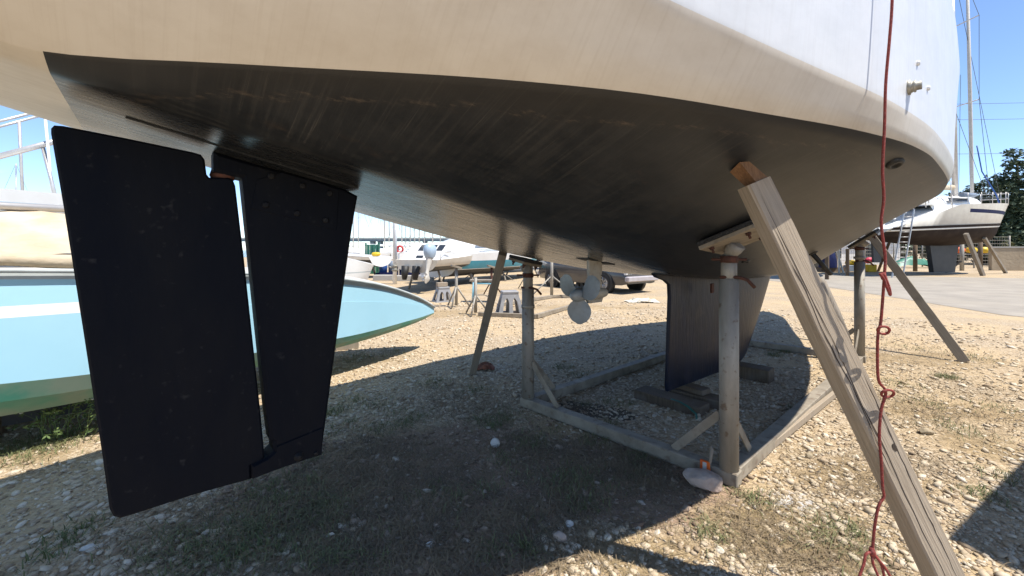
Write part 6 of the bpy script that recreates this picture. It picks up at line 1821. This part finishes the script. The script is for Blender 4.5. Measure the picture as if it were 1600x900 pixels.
for px, py, sp, k in ((1440, 560, .5, 2), (1330, 740, .25, 1.2), (1250, 830, .25, 2), (1000, 880, .2, 1.5), (1480, 640, .4, 2), (1400, 640, .4, 1.5), (1360, 590, .4, 1.5), (1150, 800, .2, 1.2), (1560, 700, .2, 1), (1540, 600, .4, 1.2), (700, 690, .3, 1), (600, 760, .3, 1.3), (450, 830, .3, 1.5), (360, 800, .25, 1.2), (880, 700, .25, .8), (950, 780, .3, .9), (800, 830, .3, .9), (60, 720, .2, 1.2), (560, 560, .3, 1), (250, 700, .1, .5), (200, 870, .3, .6), (1300, 880, .2, 1.5)):
    g = ground_at(px, py); st_sp.append((g.x, g.y, sp, k))
blades('dry_straw', tufts(st_sp, 420, 53), .02, .10, .0011, M['straw'], 54, 2.4, .30)
dead = [(640, 720, .25, 2.2), (560, 700, .2, 1.6), (520, 760, .22, 2), (470, 800, .25, 2.2), (600, 830, .25, 2.4), (700, 870, .2, 2.2), (760, 640, .2, 1.2), (820, 700, .15, 1.2), (900, 720, .18, 1.8), (980, 720, .15, 1.8), (1020, 745, .12, 1.4), (900, 640, .1, .5), (880, 790, .2, 1.8), (830, 850, .2, 1.8), (400, 850, .25, 1.6), (720, 760, .2, 1.0), (560, 860, .22, 2), (690, 620, .25, 1.2), (300, 820, .2, .8), (1400, 640, .3, 1.2), (1480, 600, .4, 1.2), (1340, 760, .2, 1.2), (1420, 720, .2, .9), (1540, 650, .3, .9), (1260, 840, .2, 1.4), (1180, 840, .15, 1), (1440, 545, .5, 1.2), (1360, 560, .4, .9)]
blades('dead_weeds', tufts(spots_px(dead), 560, 55), .015, .11, .0021, M['dead_weed'], 56, 2.0, .45)
litter = []
for k in range(420):                                  # loose straws lying about
    px = rg.uniform(150, 1560); py = rg.uniform(600, 940)
    g = ground_at(px, py); litter.append((g.x, g.y, float(gz(g.x, g.y)) + .006))
blades('straw_litter', np.array(litter), .06, .20, .0013, M['straw'], 58, 5.0, .10)
# a flowering weed under the blue boat
wp = ground_at(98, 686)
wt = thing('flowering_weed', 'green weed with small white flowers under the pale blue keelboat', 'weed', wp)
q = MB(); q.use(M['weed'], True); r2 = random.Random(12); tips = []
for k in range(26):
    a = r2.uniform(0, 6.28); L_ = r2.uniform(.1, .34); hh = r2.uniform(.08, .34) * (1.3 if k % 6 == 0 else 1)
    b_ = wp + Vector((r2.gauss(0, .09), r2.gauss(0, .07), 0)); tp = b_ + Vector((math.cos(a) * L_, math.sin(a) * L_ * .7, hh)); tips.append(tp)
    q.tube([b_, b_.lerp(tp, .5) + Vector((0, 0, .05)), tp], [.003, .0025, .001], 4)
q.build('stems', None, wt)
cen = [tuple(t * 1.0) for t in tips] + [tuple(wp.lerp(t, .6) + Vector((0, 0, .03))) for t in tips]
leaf_cloud('leaves', cen, [(.05, .05, .035)] * len(cen), 700, .026, M['weed'], wt, 61, .7, (1.0, .35), .1)
for tp in tips[::3]:
    q = MB(); q.use(M['petal'], True); q.lathe([(.002, -.004), (.011, .0), (.009, .004), (.002, .006)], 7, Matrix.Translation(tp)); q.build('flower', None, wt)

for o in bpy.data.objects:
    if '_world' in o.keys(): del o['_world']
